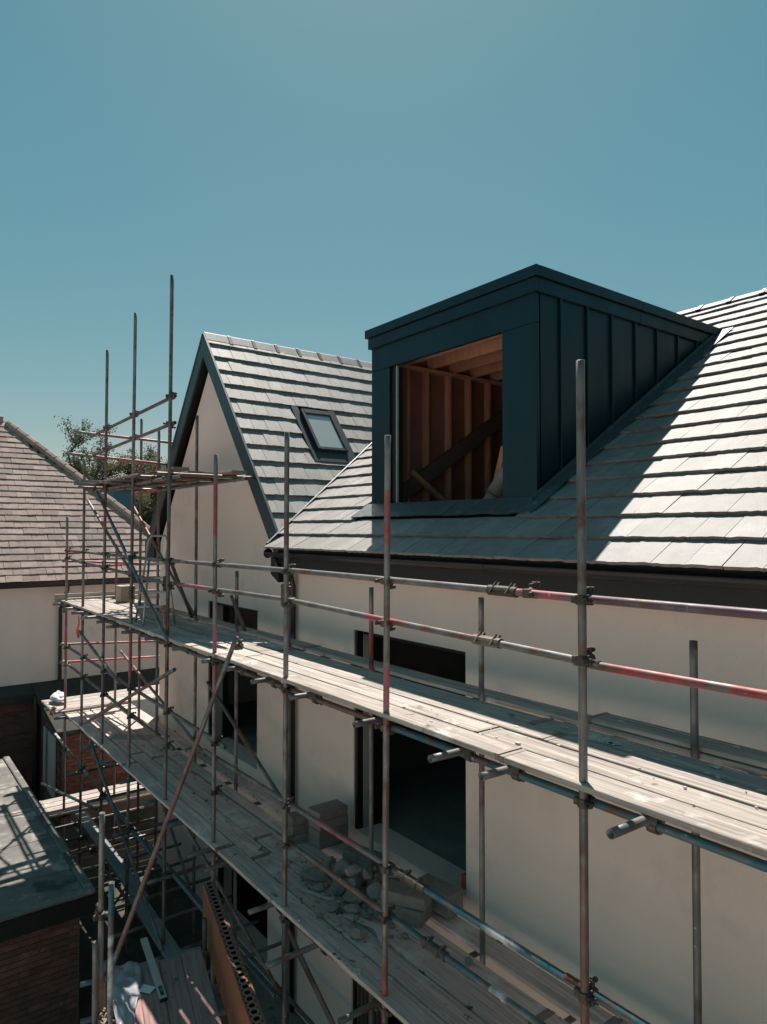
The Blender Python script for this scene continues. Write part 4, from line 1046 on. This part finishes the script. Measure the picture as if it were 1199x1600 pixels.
for k, off in enumerate((-0.215, 0.0, 0.215, 0.43)):
    c = base + dirv * (0.95 + (0.0, 0.0, 0.03, -0.05)[k]) + nrm * (off + 0.02)
    board(1.95, Matrix.Translation(c) @ Matrix.Rotation(angz + random.uniform(-0.004, 0.004), 4, 'Z'), MT['board_red'],
          'stained reddish board of the low foreground platform, ' + ['under the plastic sheet', 'second from the plastic sheet', 'third from the plastic sheet', 'next to the rust red panel'][k], 'boards of the foreground platform', W=0.21)
# spirit level
lv = thing('spirit_level', (-7.09, 2.43, -4.455), 'pale aluminium spirit level lying across the foreground platform', 'level')
Ml = Matrix.Translation((-7.09, 2.43, -4.458)) @ Matrix.Rotation(math.atan2(-0.167, 1.10), 4, 'Z')
mb = MB(); mb.cbox((-0.55, -0.035, 0), (0.55, 0.035, 0.025), 0.003, M=Ml); put('bar', mb, MT['alu'], lv)
mb = MB(); mb.box((0.36, -0.016, 0.0255), (0.50, 0.016, 0.029), M=Ml); put('vial_slot', mb, MT['black'], lv)
mb = MB(); mb.box((0.40, -0.010, 0.0295), (0.455, 0.010, 0.033), M=Ml); put('vial', mb, MT['teal'], lv)
mb = MB(); mb.box((0.5505, -0.036, -0.001), (0.558, 0.036, 0.026), M=Ml); mb.box((-0.558, -0.036, -0.001), (-0.5505, 0.036, 0.026), M=Ml); put('end_cap', mb, MT['black'], lv)
# plastic sheet
mb = MB(); nu, nv = 16, 10
for j in range(nv + 1):
    for i in range(nu + 1):
        u, v = i / nu, j / nv
        p = Vector((-7.32, 2.22, -4.452)) + dirv * (u * 0.95) + nrm * ((v - 0.5) * (0.24 + 0.08 * math.sin(5 * u)) - 0.05 * u)
        p.z += 0.012 + 0.018 * math.sin(9 * u + 4 * v) * math.cos(7 * v + 3 * u) + 0.012 * math.sin(23 * u - 8 * v)
        mb.v.append(tuple(p))
for j in range(nv):
    for i in range(nu):
        a = j * (nu + 1) + i; mb.f.append((a, a + 1, a + nu + 2, a + nu + 1)); mb.mi.append(0)
o = put('plastic_sheet', mb, MT['sheet'], smooth=True); tag(o, 'crumpled dusty plastic sheet on the left edge of the foreground platform', 'plastic sheet')
md = o.modifiers.new('thick', 'SOLIDIFY'); md.thickness = 0.003
mb = MB(); mb.cbox((-0.07, -0.045, 0), (0.07, 0.045, 0.004), 0.001, M=Matrix.Translation((-6.80, 2.27, -4.452)) @ Matrix.Rotation(R(35), 4, 'Z') @ Matrix.Rotation(R(6), 4, 'X'))
tag(put('paper', mb, MT['paper']), 'small white scrap of paper beside the spirit level', 'paper')
tag(put('sack', lumpy((-6.05, 1.52, -4.46), 0.16, 0.12, 0.16, 9, 3, 0.8), MT['paper']), 'white sack behind the foreground poles at the bottom edge', 'sack')
# rust red hollow panel standing on its long edge
pn = thing('hollow_panel', (-6.3, 2.95, -5.2), 'rust red panel standing on edge with a row of holes along its top', 'panel')
pA = Vector((-7.58, 3.16, -4.02)); pB = Vector((-4.95, 2.52, -4.02))
pd = (pB - pA).normalized(); pnn = Vector((-pd.y, pd.x, 0)); PLn = (pB - pA).length; PH = 0.56; PT = 0.125
Mp = frame(pA + Vector((0, 0, -PH)), pd, pnn, Vector((0, 0, 1)))
mb = MB(); mb.cbox((0, 0, 0), (PLn, 0.02, PH), 0.003, M=Mp); mb.cbox((0, PT - 0.02, 0), (PLn, PT, PH), 0.003, M=Mp)
mb.box((0.0, 0.0205, 0), (PLn, PT - 0.0205, PH - 0.08), M=Mp)
put('face', mb, MT['clay'], pn)
nh = 31; pitch_ = PLn / nh
mb = MB(); hole = MB()
for k in range(nh):
    cx = (k + 0.5) * pitch_; cy = PT / 2; rx, ry = pitch_ * 0.30, 0.026
    x0, x1, y0_, y1_ = k * pitch_, (k + 1) * pitch_, 0.0205, PT - 0.0205
    ns = 12; ringp = []; outp = []
    for i in range(ns):
        t = 2 * math.pi * i / ns; c, s = math.cos(t), math.sin(t)
        sx = (abs(c) ** 0.6) * (1 if c >= 0 else -1); sy = (abs(s) ** 0.6) * (1 if s >= 0 else -1)
        ringp.append((cx + rx * sx, cy + ry * sy)); m_ = max(abs(c), abs(s)); outp.append((cx + (x1 - x0) / 2 * c / m_, cy + (y1_ - y0_) / 2 * s / m_))
    zt_ = PH - 0.003 + random.uniform(-0.002, 0.001)
    vs = [Mp @ Vector((x, y, zt_)) for x, y in outp] + [Mp @ Vector((x, y, zt_)) for x, y in ringp] + [Mp @ Vector((x, y, zt_ - 0.075)) for x, y in ringp]
    mb.add(vs, [(i, (i + 1) % ns, ns + (i + 1) % ns, ns + i) for i in range(ns)])
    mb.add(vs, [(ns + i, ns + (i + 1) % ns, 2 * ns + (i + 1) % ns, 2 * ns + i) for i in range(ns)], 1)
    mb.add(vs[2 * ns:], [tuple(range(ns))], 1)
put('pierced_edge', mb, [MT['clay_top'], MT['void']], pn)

# ------------------------------------------------------------------ flat roof extension (lower left)
FX1, FY1, FZ = -9.28, 2.42, -4.60
fx = thing('flat_roof_extension', (-12.5, 0.5, -6.4), 'low brick extension with a stained felt flat roof at lower left', 'building')
mb = MB(); mb.box((-15.75, -3.0, FZ - 0.16), (FX1, FY1, FZ)); put('felt_roof', mb, MT['felt'], fx)
for x in (-10.2, -11.4, -12.7, -14.0):
    mb = MB(); mb.box((x, -3.0, FZ), (x + 0.09, FY1 - 0.1, FZ + 0.006)); put('felt_seam', mb, MT['felt'], fx)
mb = MB(); mb.cbox((-15.75, FY1 - 0.09, FZ + 0.001), (FX1 - 0.1, FY1 + 0.02, FZ + 0.04), 0.012); put('roof_kerb', mb, MT['felt'], fx)
mb = MB(); mb.cbox((FX1 - 0.10, -3.0, FZ + 0.001), (FX1 + 0.02, FY1 + 0.02, FZ + 0.035), 0.012); put('roof_kerb', mb, MT['felt'], fx)
mb = MB(); mb.box((FX1 + 0.002, -3.0, FZ - 0.24), (FX1 + 0.03, FY1 + 0.03, FZ - 0.02)); mb.box((-15.75, FY1 + 0.022, FZ - 0.24), (FX1, FY1 + 0.045, FZ - 0.02)); put('fascia', mb, MT['black'], fx)
mb = MB(); mb.box((-15.6, -2.9, -6.45), (FX1 - 0.12, FY1 - 0.14, FZ - 0.17)); put('wall', mb, MT['mortar'], fx)
def brick_meshes(mat):
    out = []
    for k in range(5):
        mb = MB(); mb.cbox((-0.1075, 0, -0.0325), (0.1075, 0.03, 0.0325), 0.003)
        mb.v = [(x + random.uniform(-.0015, .0015), y + random.uniform(-.001, .001), z + random.uniform(-.0015, .0015)) for x, y, z in mb.v]
        me = mb.mesh('brick'); me.materials.append(mat); out.append(me)
    return out
BR = brick_meshes(MT['brick'])
def bricks(parent, o, u, nrm_, length, zlo, zhi, limit):
    """stretcher-bond facing laid against a mortar face; o = corner, u = along, nrm_ = outwards"""
    u = Vector(u); nn = Vector(nrm_); ents = []
    for rI in range(int((zhi - zlo) / 0.075)):
        z = zlo + 0.04 + rI * 0.075
        off = 0.1125 * (rI % 2)
        for c in range(int(length / 0.225)):
            s_ = 0.115 + off + c * 0.225
            if s_ + 0.1 > length: continue
            p = Vector(o) + u * s_ + nn * (-0.016 + random.uniform(0, 0.003)); p.z = z
            up = Vector((0, 0, 1))
            M = frame(p, u, nn, up) if u.cross(nn).z > 0 else frame(p, -u, nn, up)
            ents.append((seen(p), M, parent))
        if rI % 2:
            p = Vector(o) + u * 0.058 + nn * (-0.016); p.z = z
            M = (frame(p, u, nn, Vector((0, 0, 1))) if u.cross(nn).z > 0 else frame(p, -u, nn, Vector((0, 0, 1)))) @ Matrix.Diagonal((0.46, 1, 1, 1))
            ents.append((seen(p), M, parent))
    lay(ents, BR, MT['brick_joined'], None, limit, 'brick')
bricks(fx, (FX1 - 0.12, FY1 - 0.15, 0), (0, -1, 0), (1, 0, 0), 3.6, -6.4, FZ - 0.22, 260)

# ------------------------------------------------------------------ neighbour: brick annex and old house
ann = thing('brick_annex', (-16.8, 6, -6.4), 'red brick annex with a white framed window and dark mossy roof', 'building')
AXF, AYF, AZT = -16.10, 3.50, -4.30
mb = MB(); mb.box((-18.98, AYF + 0.02, -6.45), (AXF - 0.02, 12, AZT - 0.02)); put('wall', mb, MT['mortar'], ann)
bricks(ann, (AXF - 0.02, AYF + 0.02, 0), (0, 1, 0), (1, 0, 0), 5.4, -5.95, AZT - 0.12, 290)
mb = MB()
def bricks_joined(parent, o, u, nn, length, zlo, zhi, skip=None):
    mb = MB(); u = Vector(u); nn = Vector(nn)
    for rI in range(int((zhi - zlo) / 0.075)):
        z = zlo + 0.04 + rI * 0.075
        for c in range(int(length / 0.225)):
            s_ = 0.115 + 0.1125 * (rI % 2) + c * 0.225
            if s_ + 0.1 > length or (skip and skip(s_, z)): continue
            p = Vector(o) + u * s_ + nn * (-0.016); p.z = z
            mb.box((-0.1075, 0, -0.0325), (0.1075, 0.03, 0.0325), M=frame(p, u, nn, Vector((0, 0, 1))) if u.cross(nn).z > 0 else frame(p, -u, nn, Vector((0, 0, 1))))
    o2 = put('brick', mb, MT['brick_joined'], parent); o2['kind'] = 'stuff'
bricks_joined(ann, (AXF - 0.02, AYF + 0.02, 0), (-1, 0, 0), (0, -1, 0), 3.2, -6.4, AZT - 0.1, skip=lambda s, z: 0.40 < s < 1.75 and z < -4.55)
win = MB()
win.box((-17.82, AYF - 0.03, -5.95), (-17.72, AYF + 0.0, -4.60)); win.box((-17.30, AYF - 0.03, -5.95), (-17.20, AYF + 0.0, -4.60)); win.box((-17.12, AYF - 0.035, -5.95), (-16.62, AYF + 0.0, -4.60))
put('window_frame', win, MT['upvc'], ann)
mb = MB(); mb.box((-17.8, AYF - 0.012, -5.95), (-17.0, AYF - 0.004, -4.60)); put('pane', mb, MT['glass'], ann)
mb = MB()
for k in range(10):
    y0_, y1_ = AYF - 0.12 + k * 0.9, AYF - 0.12 + (k + 1) * 0.9
    mb.prism([(-18.98, y0_, -3.80), (AXF + 0.12, y0_, AZT - 0.02), (AXF + 0.12, y0_, AZT - 0.14), (-18.98, y0_, -3.95)], (0, 0.896, 0))
put('roof', mb, MT['mossy'], ann)
mb = MB()
for k in range(9):
    y0_ = AYF - 0.13 - (k + 1) * 0.9
    mb.prism([(-18.98, y0_, -3.80), (-18.30, y0_, -3.93), (-18.30, y0_, -4.12), (-18.98, y0_, -4.05)], (0, 0.896, 0))
put('roof', mb, MT['mossy'], ann)
mb = MB(); mb.box((-18.97, -6, -6.45), (-18.42, AYF + 0.0, -4.1)); put('wall', mb, MT['mortar'], ann)
bricks_joined(ann, (-18.42, AYF - 0.0, 0), (0, -1, 0), (1, 0, 0), 5.0, -6.4, -4.15)
mb = MB(); mb.cyl((-18.30, AYF - 0.10, -6.4), (-18.30, AYF - 0.10, -4.0), 0.06, n=10); put('downpipe', mb, MT['gutter'], ann)

old = thing('old_house', (-22, 2, -6.4), 'neighbouring house with pale rendered wall and weathered hipped tile roof', 'house')
NX, NEX, NEZ = -19.0, -18.7, -1.26
mb = MB(); mb.box((-27.5, -8, -6.45), (NX, 7.45, NEZ - 0.12)); put('wall', mb, MT['old_render'], old, at=(NX, 2, -6.4))
mb = MB(); mb.box((NX + 0.001, -8, NEZ - 0.16), (NEX - 0.02, 7.5, NEZ - 0.03)); put('fascia', mb, MT['black'], old)
mb = MB(); mb.box((NEX - 0.02, -8.1, NEZ - 0.12), (NEX + 0.09, 7.8, NEZ - 0.02)); put('gutter', mb, MT['gutter'], old)
mb = MB(); mb.path([(NEX + 0.03, 4.15, NEZ - 0.1), (NEX + 0.03, 4.15, NEZ - 0.25), (NX + 0.08, 4.05, NEZ - 0.75), (NX + 0.08, 4.05, -4.0)], [0.05, 0.05, 0.045, 0.045], 8); put('downpipe', mb, MT['black'], old)
RX, RZ, CY = -23.2, NEZ + 4.5, 7.8
mb = MB()
mb.add([(NEX, -8.1, NEZ), (NEX, CY, NEZ), (RX, CY - 4.5, RZ), (RX, -8.1, RZ), (RX - 4.5, -8.1, NEZ), (RX - 4.5, CY, NEZ)],
       [(0, 1, 2, 3), (1, 5, 2), (5, 4, 3, 2), (0, 3, 4), (0, 4, 5, 1)])
oroof = put('roof', mb, MT['underlay'], old, at=(RX, 2, NEZ))
OTW, OTG = 0.37, 0.235
otiles = [tile_mesh('roof_tile', OTW - 0.006, OTG + 0.06, 0.02, 90 + k, MT['old_tile'], 4, 0.007) for k in range(6)]
s45 = math.sqrt(0.5); ents = []
for rI in range(28):
    v0 = -0.04 + rI * OTG
    for c in range(-9, 24):
        y = c * OTW + (rI % 2) * OTW / 2 + random.uniform(-0.004, 0.004)
        if y > CY - v0 * s45 - 0.12 or y < -2.8: continue
        o_ = Vector((NEX - v0 * s45, y, NEZ + v0 * s45)); X = Vector((0, 1, 0)); Yv = Vector((-s45, 0, s45)); Nn = Vector((s45, 0, s45))
        tl = math.atan2(0.021, OTG) + random.uniform(-0.012, 0.012); y2 = Yv * math.cos(tl) - Nn * math.sin(tl); n2 = Nn * math.cos(tl) + Yv * math.sin(tl)
        rz = random.gauss(0, 0.012); x2 = X * math.cos(rz) + y2 * math.sin(rz); y3 = y2 * math.cos(rz) - X * math.sin(rz)
        ents.append((seen(o_), frame(o_ + Nn * (0.024 + random.uniform(-.003, .005)), x2, y3, n2), oroof))
lay(ents, otiles, MT['old_tile_joined'], None, 300, 'roof_tile')
# hip and ridge tiles
a = Vector((NEX, CY, NEZ + 0.05)); b = Vector((RX, CY - 4.5, RZ + 0.05))
d = (b - a); L = d.length; d.normalize()
for k in range(int(L / 0.38)):
    p = a + d * (k * 0.38); mb = MB(); mb.path([p, p + d * 0.19, p + d * 0.385], [0.12, 0.115, 0.105], 8); put('hip_tile', mb, MT['old_tile'], old)
for k in range(12):
    p = b + Vector((0, -k * 0.4, 0)); mb = MB(); mb.path([p, p + Vector((0, -0.395, 0))], [0.12, 0.11], 8); put('ridge_tile', mb, MT['old_tile'], old)

# teal structure behind the old roof, and the tree
sh = thing('shed', (-24, 7.9, -6.4), 'teal painted shed end showing behind the old roof', 'shed')
mb = MB(); mb.box((-24.6, 6.55, -6.4), (-23.2, 7.22, 1.30)); put('wall', mb, MT['teal'], sh)
mb = MB(); mb.box((-24.7, 6.5, 1.302), (-23.1, 7.27, 1.36)); put('roof', mb, MT['black'], sh)

def tree(x, y, zb, h, rad, seed, nleaf, label, cat='tree'):
    rnd = random.Random(seed)
    t = thing('tree', (x, y, zb), label, cat)
    tips = []; mb = MB()
    def grow(p, d, L, r, lev):
        pts = [p]; q = p.copy(); dd = d.copy()
        for k in range(4):
            dd = (dd + Vector((rnd.uniform(-.25, .25), rnd.uniform(-.25, .25), rnd.uniform(-.1, .2)))).normalized(); q = q + dd * L / 4; pts.append(q.copy())
        mb.path(pts, [r * (1 - 0.14 * k) for k in range(5)], 6 if lev < 2 else 4)
        if lev >= 2: tips.extend(pts[1:])
        if lev < 4:
            for k in range(rnd.randint(3, 4) if lev else 6):
                s_ = rnd.choice(pts[1:]) if lev else rnd.choice(pts[2:])
                nd = (dd * 0.6 + Vector((rnd.uniform(-1, 1), rnd.uniform(-1, 1), rnd.uniform(-.25, .8)))).normalized()
                grow(s_, nd, L * rnd.uniform(.55, .8), r * 0.55, lev + 1)
    grow(Vector((x, y, zb)), Vector((0, 0, 1)), h * 0.45, h * 0.022, 0)
    put('trunk', mb, MT['bark'], t, smooth=True)
    lf = MB()
    for k in range(nleaf):
        c = rnd.choice(tips) + Vector((rnd.gauss(0, .13), rnd.gauss(0, .13), rnd.gauss(0, .10)))
        s_ = rnd.uniform(0.03, 0.06); a = Vector((rnd.gauss(0, 1), rnd.gauss(0, 1), rnd.gauss(0, 1))).normalized(); b = a.orthogonal().normalized(); u2 = b * s_; v2 = a * s_ * 0.55
        fold = a.cross(b) * s_ * 0.3
        lf.add([c - u2, c + v2 + fold, c + u2, c - v2 + fold], [(0, 1, 2), (0, 2, 3)])
    o = put('crown', lf, MT['leaf'], t); o['kind'] = 'stuff'
    return t
tree(-27.0, 7.9, -6.4, 10.1, 4, 11, 70000, 'loose leafy tree with sky showing through, behind the old tiled roof')
tree(-30.0, 12.0, -6.4, 10.6, 4, 23, 60000, 'darker tree farther back, between the old roof and the gable')

# ------------------------------------------------------------------ lift everything from eye-level heights to ground-based ones
for o in ROOTS:
    o.location.z += H0
